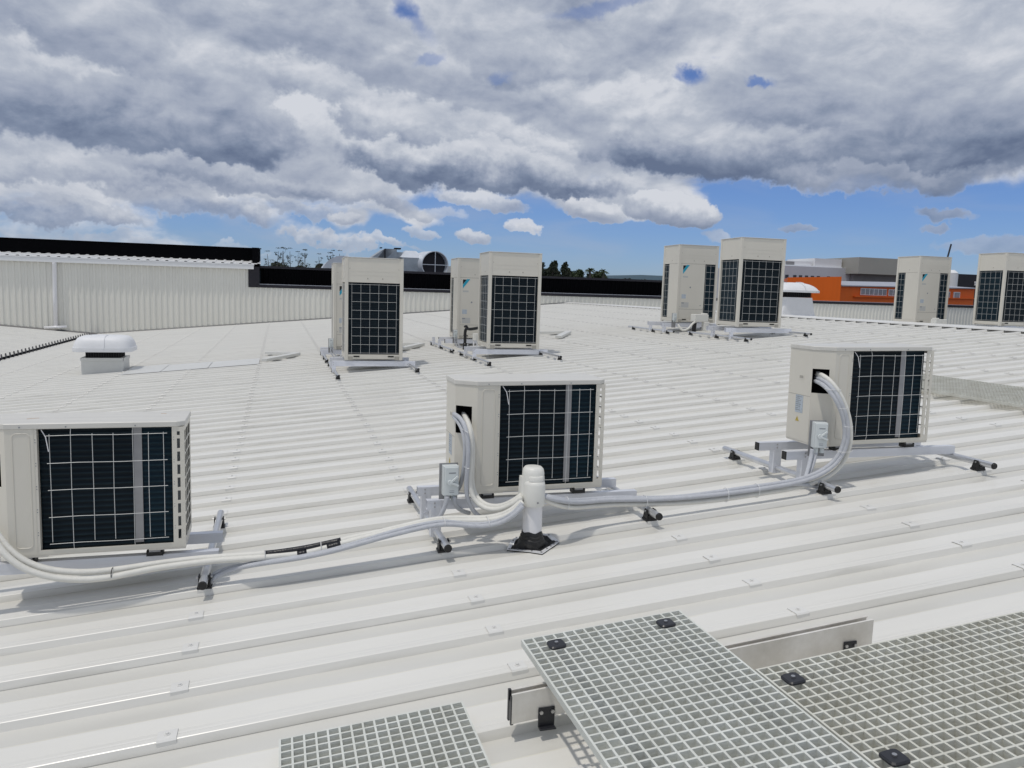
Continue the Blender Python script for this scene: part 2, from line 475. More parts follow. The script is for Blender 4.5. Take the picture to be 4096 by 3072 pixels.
M = {
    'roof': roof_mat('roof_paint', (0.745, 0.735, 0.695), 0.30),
    'roof_far': mat('flashing_paint', (0.71, 0.715, 0.70), 0.3, var=0.05),
    'clip': mat('clip_paint', (0.73, 0.725, 0.70), 0.35, var=0.04),
    'clip_far': mat('clip_paint_far', (0.70, 0.69, 0.66), 0.4, var=0.04),  # slightly duller tone for the far clips
    'screw': mat('screw_steel', (0.5, 0.5, 0.5), 0.3, metal=0.9),
    'ivory': mat('ivory_enamel', (0.69, 0.66, 0.585), 0.36, var=0.035, vscale=3.0, bump=0.04, bscale=120, streak=(1, 1, 0.4)),
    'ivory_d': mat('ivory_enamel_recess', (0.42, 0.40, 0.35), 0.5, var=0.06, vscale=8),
    'ivory_top': mat('ivory_lid_dusty', (0.66, 0.645, 0.60), 0.36, var=0.08, vscale=4.5, streak=(0.6, 5, 1)),
    'coil': coil_mat('coil_fins', (0.004, 0.009, 0.014), (0.018, 0.034, 0.044)),
    'coil_blue': coil_mat('coil_fins_blue', (0.005, 0.016, 0.026), (0.020, 0.048, 0.064)),
    'cavity': mat('dark_cavity', (0.012, 0.012, 0.014), 0.8, spec=0.1, var=0.3),
    'strap_bar': mat('galvanised_bar', (0.34, 0.34, 0.35), 0.42, metal=0.5, var=0.1, vscale=14),
    'wire': mat('wire_plastic', (0.62, 0.63, 0.62), 0.4, var=0.05),
    'alu': mat('aluminium_extrusion', (0.70, 0.72, 0.77), 0.40, metal=0.30, var=0.08, vscale=5, bump=0.05, bscale=200, streak=(0.4, 1, 6)),
    'alu_dull': mat('aluminium_dull_stained', (0.80, 0.78, 0.74), 0.45, metal=0.2, var=0.16, vscale=6, dirt=(0.62, 0.59, 0.53)),
    'white_al': mat('white_coated_rail', (0.80, 0.82, 0.88), 0.4, metal=0.0, var=0.05),
    'tube': mat('aluminium_tube', (0.68, 0.69, 0.71), 0.33, metal=0.8, var=0.1, vscale=12, bump=0.05, bscale=150),
    'rubber': mat('black_rubber', (0.012, 0.012, 0.013), 0.5, var=0.25, vscale=20, bump=0.15, bscale=60),
    'plastic_b': mat('black_plastic', (0.018, 0.019, 0.024), 0.38, var=0.15),
    'pvc': mat('white_pvc', (0.80, 0.80, 0.82), 0.3, var=0.03),
    'pvc_cream': mat('cream_plastic', (0.76, 0.755, 0.71), 0.4, var=0.04),
    'insul': mat('white_pipe_insulation', (0.74, 0.73, 0.68), 0.6, var=0.06, vscale=18, bump=0.25, bscale=60),
    'conduit': mat('grey_corrugated_conduit', (0.56, 0.58, 0.62), 0.42, var=0.08, vscale=30, bump=0.6, bscale=260),
    'switch': mat('switch_plastic', (0.66, 0.70, 0.70), 0.35, var=0.03),
    'print': mat('grey_print', (0.28, 0.30, 0.32), 0.5, var=0.2, vscale=90),
    'grate': mat('fibreglass_grate', (0.67, 0.69, 0.655), 0.6, var=0.10, vscale=9, bump=0.2, bscale=150, dirt=(0.57, 0.58, 0.53)),
    'grate_old': mat('fibreglass_grate_weathered', (0.64, 0.645, 0.59), 0.65, var=0.14, vscale=7, bump=0.2, bscale=150, dirt=(0.52, 0.51, 0.44)),
    'vent': mat('vent_white', (0.76, 0.77, 0.79), 0.5, var=0.03),
    'vent_box': mat('vent_kerb_paint', (0.66, 0.665, 0.64), 0.4, var=0.05),
    'clad': mat('wall_cladding', (0.76, 0.75, 0.69), 0.42, var=0.05, vscale=1.2, streak=(1, 1, 0.2)),
    'clad_white': mat('white_fascia', (0.80, 0.81, 0.82), 0.35, var=0.03),
    'black': mat('black_parapet', (0.003, 0.003, 0.004), 0.75, var=0.25, vscale=0.8, spec=0.04),
    'charcoal': mat('charcoal_flashing', (0.022, 0.021, 0.028), 0.5, var=0.1, spec=0.3),
    'silver': mat('silver_edge', (0.52, 0.53, 0.58), 0.45, metal=0.3),
    'gutter': mat('gutter_grey', (0.10, 0.10, 0.105), 0.5, var=0.15),
    'galv': mat('galvanised_duct', (0.42, 0.46, 0.50), 0.38, metal=0.6, var=0.2, vscale=2.5),
    'galv_l': mat('galvanised_bright', (0.68, 0.72, 0.78), 0.4, metal=0.3, var=0.1, vscale=2.5),
    'orange': mat('orange_cladding', (0.78, 0.145, 0.012), 0.5, var=0.06, vscale=0.3, streak=(6, 6, 0.3), spec=0.3),
    'gwall': mat('grey_building_panel', (0.56, 0.57, 0.61), 0.6, var=0.06, vscale=0.2),
    'gwall_l': mat('pale_roof_plant', (0.78, 0.79, 0.81), 0.6, var=0.04, vscale=0.3),
    'gcube': mat('warm_grey_cladding', (0.38, 0.375, 0.34), 0.6, var=0.05, vscale=0.3),
    'gcube_s': mat('grey_louvre_wall', (0.26, 0.26, 0.27), 0.6, var=0.15, vscale=1.0),
    'groof': mat('blue_grey_roof', (0.36, 0.38, 0.44), 0.45, var=0.08, vscale=0.4),
    'glass_d': mat('dark_window', (0.03, 0.035, 0.05), 0.15, var=0.2),
    'glass_l': mat('pale_window', (0.30, 0.30, 0.33), 0.2, var=0.3, vscale=1.5),
    'ground': mat('ground_asphalt', (0.10, 0.10, 0.10), 0.85, var=0.3, vscale=0.05),
    'leaf_d': mat('leaf_dark', (0.018, 0.030, 0.012), 0.7, var=0.4, vscale=0.6),
    'leaf_m': mat('leaf_mid', (0.030, 0.052, 0.016), 0.7, var=0.4, vscale=0.6),
    'leaf_g': mat('leaf_grey_green', (0.035, 0.045, 0.030), 0.7, var=0.4, vscale=0.6),
    'bark': mat('bark_grey', (0.10, 0.09, 0.08), 0.8, var=0.3, vscale=2),
    'hill': mat('wooded_hill_hazed', (0.045, 0.085, 0.115), 0.9, var=0.25, vscale=0.02),  # blue of distant haze is put into the hill colour
    'cyan': mat('cyan_print', (0.02, 0.36, 0.52), 0.4, var=0.03),
    'blackp': mat('black_print', (0.01, 0.012, 0.015), 0.4, var=0.03),
    'label': mat('paper_label', (0.50, 0.56, 0.62), 0.5, var=0.25, vscale=70),
    'label_w': mat('pale_label', (0.55, 0.55, 0.53), 0.5, var=0.12, vscale=60),
    'yellow': mat('warning_yellow', (0.55, 0.42, 0.08), 0.5, var=0.03),
    'tape': mat('black_tape', (0.012, 0.012, 0.016), 0.35, var=0.2, vscale=30, bump=0.3, bscale=90),
    'tie': mat('nylon_tie', (0.78, 0.78, 0.78), 0.4, var=0.03),
    'flange': mat('bright_aluminium_strip', (0.82, 0.83, 0.85), 0.3, metal=0.3, var=0.1, vscale=30),
    'scuff': mat('orange_scuff', (0.55, 0.28, 0.08), 0.6, var=0.3, vscale=80),
    'red': mat('sign_red', (0.60, 0.05, 0.03), 0.5, var=0.05),
    'steel_d': mat('dark_crane_steel', (0.03, 0.032, 0.04), 0.5, var=0.1),
}

# ------------------------------------------------------------------ mesh helpers


class MB:
    """collects primitives, then links them as ONE mesh object"""

    def __init__(s):
        s.v = []
        s.f = []

    def add(s, v, f):
        o = len(s.v)
        s.v += [tuple(p) for p in v]
        s.f += [tuple(i + o for i in q) for q in f]
        return s

    def box(s, x0, y0, z0, x1, y1, z1, mtx=None):
        v = [Vector(p) for p in ((x0, y0, z0), (x1, y0, z0), (x1, y1, z0), (x0, y1, z0),
                                 (x0, y0, z1), (x1, y0, z1), (x1, y1, z1), (x0, y1, z1))]
        if mtx is not None:
            v = [mtx @ p for p in v]
        return s.add(v, [(0, 3, 2, 1), (4, 5, 6, 7), (0, 1, 5, 4), (1, 2, 6, 5), (2, 3, 7, 6), (3, 0, 4, 7)])

    def hexa(s, p):
        return s.add(p, [(0, 3, 2, 1), (4, 5, 6, 7), (0, 1, 5, 4), (1, 2, 6, 5), (2, 3, 7, 6), (3, 0, 4, 7)])

    def bar(s, a, b, w, h, up=(0, 0, 1)):
        """box beam from a to b (centre line)"""
        a = Vector(a); b = Vector(b)
        d = (b - a).normalized()
        u = Vector(up)
        sd = d.cross(u).normalized()
        u = sd.cross(d).normalized()
        sd *= w / 2; u *= h / 2
        return s.hexa([a - sd - u, a + sd - u, b + sd - u, b - sd - u, a - sd + u, a + sd + u, b + sd + u, b - sd + u])

    def cyl(s, a, b, r, n=16, r2=None, caps=True):
        a = Vector(a); b = Vector(b)
        r2 = r if r2 is None else r2
        d = (b - a).normalized()
        u = d.orthogonal().normalized()
        w = d.cross(u)
        v = []
        for c, rr in ((a, r), (b, r2)):
            for i in range(n):
                t = 2 * math.pi * i / n
                v.append(c + (u * math.cos(t) + w * math.sin(t)) * rr)
        f = [(i, (i + 1) % n, n + (i + 1) % n, n + i) for i in range(n)]
        if caps:
            f += [tuple(range(n - 1, -1, -1)), tuple(range(n, 2 * n))]
        return s.add(v, f)

    def tube(s, pts, r, n=10, caps=True, rfun=None):
        P = [Vector(p) for p in pts]
        v = []
        u = None
        for k, p in enumerate(P):
            d = (P[min(k + 1, len(P) - 1)] - P[max(k - 1, 0)]).normalized()
            if u is None:
                u = d.orthogonal().normalized()
            else:
                u = (u - d * u.dot(d)).normalized()
            w = d.cross(u)
            rr = rfun(k) if rfun else r
            for i in range(n):
                t = 2 * math.pi * i / n
                v.append(p + (u * math.cos(t) + w * math.sin(t)) * rr)
        f = []
        for k in range(len(P) - 1):
            for i in range(n):
                f.append((k * n + i, k * n + (i + 1) % n, (k + 1) * n + (i + 1) % n, (k + 1) * n + i))
        if caps:
            f += [tuple(range(n - 1, -1, -1)), tuple(range((len(P) - 1) * n, len(P) * n))]
        return s.add(v, f)

    def rings(s, rings, cap0=True, cap1=True):
        n = len(rings[0])
        v = [p for r in rings for p in r]
        f = []
        for k in range(len(rings) - 1):
            for i in range(n):
                f.append((k * n + i, k * n + (i + 1) % n, (k + 1) * n + (i + 1) % n, (k + 1) * n + i))
        if cap0:
            f.append(tuple(range(n - 1, -1, -1)))
        if cap1:
            f.append(tuple(range((len(rings) - 1) * n, len(rings) * n)))
        return s.add(v, f)

    def prism(s, poly, z0, z1):
        n = len(poly)
        v = [(x, y, z0) for x, y in poly] + [(x, y, z1) for x, y in poly]
        f = [tuple(range(n - 1, -1, -1)), tuple(range(n, 2 * n))]
        f += [(i, (i + 1) % n, n + (i + 1) % n, n + i) for i in range(n)]
        return s.add(v, f)

    def build(s, name, m, parent=None, bevel=0.0, smooth=False, seg=2):
        me = bpy.data.meshes.new(name)
        me.from_pydata([tuple(p) for p in s.v], [], s.f)
        me.update()
        me.materials.append(M[m] if isinstance(m, str) else m)
        o = bpy.data.objects.new(name, me)
        COL.objects.link(o)
        if parent is not None:
            o.parent = parent
        if smooth:
            for p in me.polygons:
                p.use_smooth = True
        if bevel:
            b = o.modifiers.new('bevel', 'BEVEL')
            b.width = bevel
            b.segments = seg
            b.limit_method = 'ANGLE'
        return o


def smooth_angle(o, deg=40):
    """smooth shading but keep hard edges"""
    me = o.data
    for p in me.polygons:
        p.use_smooth = True
    me.set_sharp_from_angle(angle=R(deg))
    return o


def tag(o, label=None, cat=None, group=None, kind=None):
    if label:
        o['label'] = label
    if cat:
        o['category'] = cat
    if group:
        o['group'] = group
    if kind:
        o['kind'] = kind
    return o


def thing(name, label, cat, loc=(0, 0, 0), rz=0.0, group=None):
    o = bpy.data.objects.new(name, None)
    o.empty_display_size = 0.1
    COL.objects.link(o)
    o.location = loc
    o.rotation_euler = (0, 0, rz)
    return tag(o, label, cat, group)


KIDS = {}


def copy_tree(o, parent=None):
    c = o.copy()
    COL.objects.link(c)
    if parent is not None:
        c.parent = parent
    for ch in list(o.children):
        copy_tree(ch, c)
    return c


def catmull(P, n=6):
    P = [Vector(p) for p in P]
    Q = [P[0] * 2 - P[1]] + P + [P[-1] * 2 - P[-2]]
    out = []
    for i in range(1, len(Q) - 2):
        a, b, c, d = Q[i - 1], Q[i], Q[i + 1], Q[i + 2]
        for k in range(n):
            t = k / n
            out.append(0.5 * ((2 * b) + (c - a) * t + (2 * a - 5 * b + 4 * c - d) * t * t + (3 * b - a - 3 * c + d) * t ** 3))
    out.append(P[-1])
    return out


def relax(P, it=2):
    P = [Vector(p) for p in P]
    for _ in range(it):
        P = [P[0]] + [(P[i - 1] + P[i] * 2 + P[i + 1]) / 4 for i in range(1, len(P) - 1)] + [P[-1]]
    return P

# ------------------------------------------------------------------ the roof we stand on
TS = math.tan(0.0854)
RX = 12.44          # ridge
VX = -6.60          # valley


def zr(x):
    if x > RX:
        return TS * (2 * RX - x)
    if x < VX:
        return TS * (2 * VX - x)
    return TS * x


PITCH = 1.0 / 3
RIB0 = 2.6354 + 0.003


def rib_profile(k0, k1):
    pr = []
    for k in range(k0, k1):
        yc = RIB0 + k * PITCH
        if k % 2 == 0:
            pr += [(yc - 0.0405, -0.0420), (yc - 0.0400, -0.052), (yc - 0.0378, -0.052), (yc - 0.0370, -0.0405)]
        else:
            pr += [(yc - 0.0390, -0.0410)]
        pr += [(yc - 0.0275, -0.0125), (yc - 0.0245, -0.0105), (yc - 0.004, -0.0100), (yc + 0.0030, -0.0112), (yc + 0.010, -0.0100),
               (yc + 0.0270, -0.0105), (yc + 0.030, -0.0125), (yc + 0.0400, -0.0420), (yc + 0.150, -0.0310), (yc + 0.160, -0.0300), (yc + 0.168, -0.0308)]
    return pr


def sheet(name, m, parent, pr, xs):
    """sheet with the rib profile pr (y, h) laid over the stations xs"""
    b = MB()
    n = len(pr)
    v = []
    for x in xs:
        for (y, h) in pr:
            v.append((x, y, zr(x) + h))
    f = []
    for i in range(len(xs) - 1):
        for j in range(n - 1):
            f.append((i * n + j, (i + 1) * n + j, (i + 1) * n + j + 1, i * n + j + 1))
    b.add(v, f)
    return b.build(name, m, parent)


ware = thing('warehouse', 'warehouse whose white ribbed metal roof carries all the cooling units', 'building')
prof = rib_profile(-14, 90)
prof.append((32.79, -0.045))
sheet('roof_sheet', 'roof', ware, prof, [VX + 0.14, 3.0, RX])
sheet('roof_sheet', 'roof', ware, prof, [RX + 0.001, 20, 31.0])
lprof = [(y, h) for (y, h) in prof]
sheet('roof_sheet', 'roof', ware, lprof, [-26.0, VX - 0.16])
# ridge cap, with foam closures in the pans
b = MB()
for sgn in (-1, 1):
    xe = RX + sgn * 0.30
    ze = zr(xe) + 0.002
    zc = zr(RX) + 0.016
    b.hexa([Vector(p) for p in ((RX, -2, zc - .003), (xe, -2, ze), (xe, 32.75, ze), (RX, 32.75, zc - .003),
                                (RX, -2, zc), (xe, -2, ze + .003), (xe, 32.75, ze + .003), (RX, 32.75, zc))] if sgn > 0 else
           [Vector(p) for p in ((xe, -2, ze), (RX, -2, zc - .003), (RX, 32.75, zc - .003), (xe, 32.75, ze),
                                (xe, -2, ze + .003), (RX, -2, zc), (RX, 32.75, zc), (xe, 32.75, ze + .003))])
    b.box(xe - 0.002, -2, ze - 0.010, xe + 0.002, 32.75, ze - 0.001)
b.build('ridge_cap', 'clip', ware)
b = MB()
for k in range(0, 90):
    yc = RIB0 + k * PITCH
    x = RX - 0.298
    b.box(x - 0.012, yc - 0.043, zr(x) - 0.036, x - 0.006, yc - 0.030, zr(x) - 0.004)
tag(b.build('ridge_closure', 'gutter', ware), kind='stuff')
# valley box gutter with the dark closures of the ribs standing along its far edge
b = MB()
zg = zr(VX)
b.box(VX - 0.20, -2, zg - 0.13, VX + 0.18, 32.75, zg - 0.11)
b.box(VX - 0.20, -2, zg - 0.108, VX - 0.19, 32.75, zg - 0.045)
b.box(VX + 0.17, -2, zg - 0.108, VX + 0.18, 32.75, zg - 0.045)
b.build('box_gutter', 'gutter', ware)
cl = MB()
for k in range(2, 90):
    yc = RIB0 + k * PITCH
    x = VX - 0.155
    cl.prism([(x - 0.02, yc - 0.05), (x + 0.02, yc - 0.05), (x + 0.02, yc + 0.05), (x - 0.02, yc + 0.05)], zg - 0.10, zg - 0.03)
    cl.rings([[(x - 0.02, yc - 0.035, zg - 0.03), (x + 0.02, yc - 0.035, zg - 0.03), (x + 0.02, yc + 0.035, zg - 0.03), (x - 0.02, yc + 0.035, zg - 0.03)],
              [(x - 0.012, yc - 0.008, zg + 0.06), (x + 0.012, yc - 0.008, zg + 0.06), (x + 0.012, yc + 0.008, zg + 0.06), (x - 0.012, yc + 0.008, zg + 0.06)]])
tag(cl.build('gutter_spike', 'gutter', ware), kind='stuff')
# body of the building under the roof
b = MB()
b.box(-25.9, -2.0, -9.0, 30.9, 32.7, -1.95)
b.build('wall', 'clad', ware)
b = MB()
b.box(-25.9, -2.0, -1.9, 30.9, -1.95, -0.8)
b.build('wall', 'clad', ware)

# roof clips: a saddle over every rib at every purlin, with its screw
c = MB()
yo = [(-0.0325, -0.030), (-0.0325, -0.0125), (-0.0270, -0.0065), (0.0290, -0.0065), (0.0350, -0.0130), (0.0400, -0.026)]
yi = [(a * 0.955, z - 0.0018) for a, z in yo]
poly = yo + yi[::-1]
v = [(-0.031, a, z) for a, z in poly] + [(0.031, a, z) for a, z in poly]
n = len(poly)
fc = [(i, n + i, n + (i + 1) % n, (i + 1) % n) for i in range(n)]
k = len(yo)
for i in range(k - 1):
    fc.append((i, i + 1, n - 2 - i, n - 1 - i))
    fc.append((n + i + 1, n + i, n + n - 1 - i, n + n - 2 - i))
c.add(v, fc)
c.cyl((0, 0.002, -0.0064), (0, 0.002, -0.0045), 0.0105, 12)
c.cyl((0, 0.002, -0.0044), (0, 0.002, 0.001), 0.0065, 6)
PX = [-0.357 + 1.21 * i for i in range(-5, 11)]
rnd = random.Random(4)
spots = []
for px in PX:
    for kk in range(-2, 90):
        y = RIB0 + kk * PITCH
        p = Vector((px + rnd.uniform(-0.008, 0.008), y, zr(px)))
        q = p - Vector((0, 0, CAMZ))
        dpt = q.dot(_fw)
        if dpt > 0.6 and abs(q.dot(_rt) / dpt) < 0.68 and abs(q.dot(_up) / dpt) < 0.52:
            spots.append((dpt, p))
spots.sort(key=lambda t: t[0])
proto = c.build('roof_clip', 'clip', ware)
for i, (_, p) in enumerate(spots[:100]):
    o = proto if i == 0 else proto.copy()
    if i:
        COL.objects.link(o)
        o.parent = ware
    o.location = p
    o.rotation_euler = (0, -math.atan(TS), rnd.uniform(-0.03, 0.03))
rest = MB()
for _, p in spots[100:]:
    rest.add([(x + p.x, yy + p.y, z + p.z + TS * x) for x, yy, z in c.v], c.f)
tag(rest.build('roof_clip', 'clip_far', ware), kind='stuff')

# flat apron flashings running up the slope from the roof openings
for i, (x0, x1, y0, y1) in enumerate(((-2.75, -2.06, 15.35, 16.75), (-2.06, -1.25, 15.35, 16.6), (-1.25, -0.35, 15.35, 16.5),)):
    b = MB()
    b.hexa([(x0, y0, zr(x0) - 0.006), (x1 - 0.01, y0, zr(x1) - 0.006), (x1 - 0.01, y1, zr(x1) - 0.006), (x0, y1, zr(x0) - 0.006),
            (x0, y0, zr(x0) - 0.001), (x1 - 0.01, y0, zr(x1) - 0.001), (x1 - 0.01, y1, zr(x1) - 0.001), (x0, y1, zr(x0) - 0.001)])
    b.build('apron_flashing', 'roof_far', ware)

# V-shaped rain diverters
for (tx, ty, ax, ay, bx, by, lb) in (
        (0.38, 16.46, -0.27, 15.66, -0.23, 17.27, 'folded V-shaped rain diverter on the open roof left of the tall units'),
        (2.94, 16.49, 2.30, 15.70, 2.32, 17.2, 'V-shaped rain diverter just right of the leftmost tall unit'),
        (6.36, 16.74, 5.72, 15.66, 5.30, 17.5, 'V-shaped rain diverter right of the second pair of tall units')):
    t = thing('rain_diverter', lb, 'rain diverter', (tx, ty, zr(tx)), group='V-shaped rain diverters on the roof')
    for (ex, ey) in ((ax, ay), (bx, by)):
        b = MB()
        a0 = Vector((0, 0, 0.035))
        e0 = Vector((ex - tx, ey - ty, zr(ex) - zr(tx) + 0.035))
        b.bar(a0, e0, 0.13, 0.055)
        b.build('upstand', 'vent_box', t, bevel=0.004)

# ------------------------------------------------------------------ gratings


def grating(name, nx, ny, cell=0.038, bw=0.0068, dep=0.025, m='grate', label='', cat='walkway grating', loc=(0, 0, 0), slope=True, group=None):
    """moulded grate: one watertight lattice, nx by ny square holes, origin at its far left corner, running to -y"""
    bwh = bw / 2
    xs = []
    for i in range(nx + 1):
        xs += [i * cell, i * cell + bw]
    ys = []
    for j in range(ny + 1):
        ys += [-j * cell, -j * cell - bw]
    A, B = len(xs), len(ys)
    v = []
    for z in (0.0, -dep):
        for yv in ys:
            for xv in xs:
                # bars are a little narrower at the bottom
                v.append((xv, yv, z))
    f = []
    o = A * B

    def vid(i, j, l):
        return l * o + j * A + i

    def hole(i, j):
        return i % 2 == 1 and j % 2 == 1 and 0 <= i < A - 1 and 0 <= j < B - 1
    for j in range(B - 1):
        for i in range(A - 1):
            if hole(i, j):
                a, b_, c_, d = (i, j), (i + 1, j), (i + 1, j + 1), (i, j + 1)
                for p, q in ((a, b_), (b_, c_), (c_, d), (d, a)):
                    f.append((vid(*p, 0), vid(*q, 0), vid(*q, 1), vid(*p, 1)))
            else:
                f.append((vid(i, j, 0), vid(i, j + 1, 0), vid(i + 1, j + 1, 0), vid(i + 1, j, 0)))
                f.append((vid(i, j, 1), vid(i + 1, j, 1), vid(i + 1, j + 1, 1), vid(i, j + 1, 1)))
    for i in range(A - 1):
        f.append((vid(i + 1, 0, 0), vid(i + 1, 0, 1), vid(i, 0, 1), vid(i, 0, 0)))
        f.append((vid(i, B - 1, 0), vid(i, B - 1, 1), vid(i + 1, B - 1, 1), vid(i + 1, B - 1, 0)))
    for j in range(B - 1):
        f.append((vid(0, j, 0), vid(0, j, 1), vid(0, j + 1, 1), vid(0, j + 1, 0)))
        f.append((vid(A - 1, j + 1, 0), vid(A - 1, j + 1, 1), vid(A - 1, j, 1), vid(A - 1, j, 0)))
    me = bpy.data.meshes.new('lattice')
    me.from_pydata(v, [], f)
    me.update()
    me.materials.append(M[m])
    t = thing(name, label, cat, loc, group=group)
    if slope:
        t.rotation_euler = (0, -math.atan(TS), 0)
    o2 = bpy.data.objects.new('lattice', me)
    COL.objects.link(o2)
    o2.parent = t
    return t


def hold_down(t, x, y):
    """black square hold-down clip with a bolt, on the grate top"""
    b = MB()
    h = 0.030
    ring = []
    for z, s in ((0.0015, 1.0), (0.006, 1.0), (0.010, 0.86)):
        r = []
        for i in range(20):
            a = 2 * math.pi * i / 20 + 0.157
            cx, sy = math.cos(a), math.sin(a)
            e = 0.45
            r.append((x + h * s * math.copysign(abs(cx) ** e, cx), y + h * s * math.copysign(abs(sy) ** e, sy), z))
        ring.append(r)
    b.rings(ring)
    w = b.build('hold_down_clip', 'plastic_b', t)
    b = MB()
    b.cyl((x, y, 0.0102), (x, y, 0.0145), 0.0065, 10)
    b.build('bolt', 'screw', w)


G1H = 0.183
g1 = grating('walkway_grating', 16, 40, 0.0379, label='raised grey grating panel running towards the camera, its left end cut over the aluminium rail',
             loc=(0.802, 2.462, zr(0.802) + G1H), group='fibreglass walkway grating panels')
for (x, y) in ((0.10, -0.088), (0.512, -0.088), (0.10, -1.2), (0.512, -1.2)):
    hold_down(g1, x, y)
g2 = grating('walkway_grating', 60, 16, 0.0379, m='grate_old', label='long raised grey grating panel with yellowish dirt, along the right bottom corner',
             loc=(1.420, 1.990, zr(1.42) + G1H), group='fibreglass walkway grating panels')
for (x, y) in ((0.066, -0.098), (0.062, -0.510), (1.7, -0.098), (1.7, -0.51)):
    hold_down(g2, x, y)
g0 = grating('walkway_grating', 16, 20, 0.0371, label='low grey grating panel lying flat on the ribs at the bottom edge of the photo',
             loc=(-0.006, 2.436, zr(0) + 0.016), group='fibreglass walkway grating panels')
g3 = grating('walkway_grating', 20, 110, 0.040, label='distant greenish grating walkway lying across the ribs behind the rightmost low unit', m='grate_old',
             loc=(6.33, 8.1, zr(6.33) + 0.045), group='fibreglass walkway grating panels')

# rails under the raised gratings (slotted aluminium channel lying along the roof slope)


def channel_rail(label, x0, x1, y0, h0, h1, clips, grp='aluminium rails under the walkway gratings'):
    t = thing('support_rail', label, 'support rail', (x0, y0, zr(x0)), group=grp)
    b = MB()
    L = x1 - x0

    def bx(ya, za, yb, zb):
        b.hexa([(0, ya, za), (L, ya, za + TS * L), (L, yb, za + TS * L), (0, yb, za),
                (0, ya, zb), (L, ya, zb + TS * L), (L, yb, zb + TS * L), (0, yb, zb)])
    bx(0.000, h0, 0.003, h1)
    bx(0.0365, h0, 0.0395, h1)
    bx(0.0031, h0 + 0.001, 0.0364, h0 + 0.004)
    bx(0.0031, h1 - 0.004, 0.009, h1 - 0.0005)
    bx(0.0305, h1 - 0.004, 0.0364, h1 - 0.0005)
    bx(0.0031, h1 - 0.045, 0.0364, h1 - 0.042)
    b.build('channel', 'alu_dull', t)
    b = MB()
    b.box(-0.003, 0.001, h0 - 0.004, 0.006, 0.010, h1 - 0.008)
    b.box(-0.003, 0.030, h0 - 0.004, 0.006, 0.041, h1 + 0.002)
    b.box(-0.002, 0.0101, h0 + 0.005, 0.004, 0.0299, h1 - 0.030)
    b.build('end_cap', 'plastic_b', t)
    for cx in clips:
        k = MB()
        zc = TS * cx
        k.box(cx - 0.028, -0.006, zc + 0.001, cx + 0.028, -0.0005, zc + 0.068)
        k.box(cx - 0.028, -0.026, zc + 0.000, cx + 0.028, -0.0061, zc + 0.006)
        cc = k.build('rail_foot', 'plastic_b', t, bevel=0.003)
        for s in (-0.019, 0.019):
            q = MB()
            q.cyl((cx + s, -0.0062, zc + 0.053), (cx + s, -0.011, zc + 0.053), 0.0062, 8)
            q.build('bolt', 'screw', cc)
    return t


channel_rail('stained aluminium rail sticking out left and right from under the raised gratings', 0.700, 2.068, 2.217, 0.032, 0.130, (0.115, 1.27))
channel_rail('aluminium rail hidden below the near part of the raised gratings', 0.90, 3.5, 1.28, 0.032, 0.130, (0.2, 1.3))
for x in (0.905, 1.315):
    t = thing('support_rail', 'slotted strut across the rails seen through the %s part of the left grating' % ('left' if x < 1 else 'right'), 'support rail', (x, 2.43, zr(x)), group='aluminium rails under the walkway gratings')
    b = MB()
    b.box(-0.019, -1.5, 0.1335, 0.019, 0, 0.1365)
    b.box(-0.019, -1.5, 0.1366, -0.016, 0, 0.156)
    b.box(0.016, -1.5, 0.1366, 0.019, 0, 0.156)
    b.build('channel', 'alu', t)
    b = MB()
    for i in range(28):
        b.box(-0.008, -0.06 - i * 0.05, 0.1367, 0.008, -0.035 - i * 0.05, 0.1372)
    b.build('slot_holes', 'cavity', t)
for y in (1.892, 1.480):
    t = thing('support_rail', 'slotted strut lengthwise under the %s edge of the right grating' % ('far' if y > 1.6 else 'near'), 'support rail', (1.43, y, zr(1.43)), group='aluminium rails under the walkway gratings')
    b = MB()
    L = 2.2
    for (ya, za, yb, zb) in ((-0.019, 0.1335, 0.019, 0.1365), (-0.019, 0.1366, -0.016, 0.156), (0.016, 0.1366, 0.019, 0.156)):
        b.hexa([(0, ya, za), (L, ya, za + TS * L), (L, yb, za + TS * L), (0, yb, za), (0, ya, zb), (L, ya, zb + TS * L), (L, yb, zb + TS * L), (0, yb, zb)])
    b.build('channel', 'alu', t)

# ------------------------------------------------------------------ mounting frames


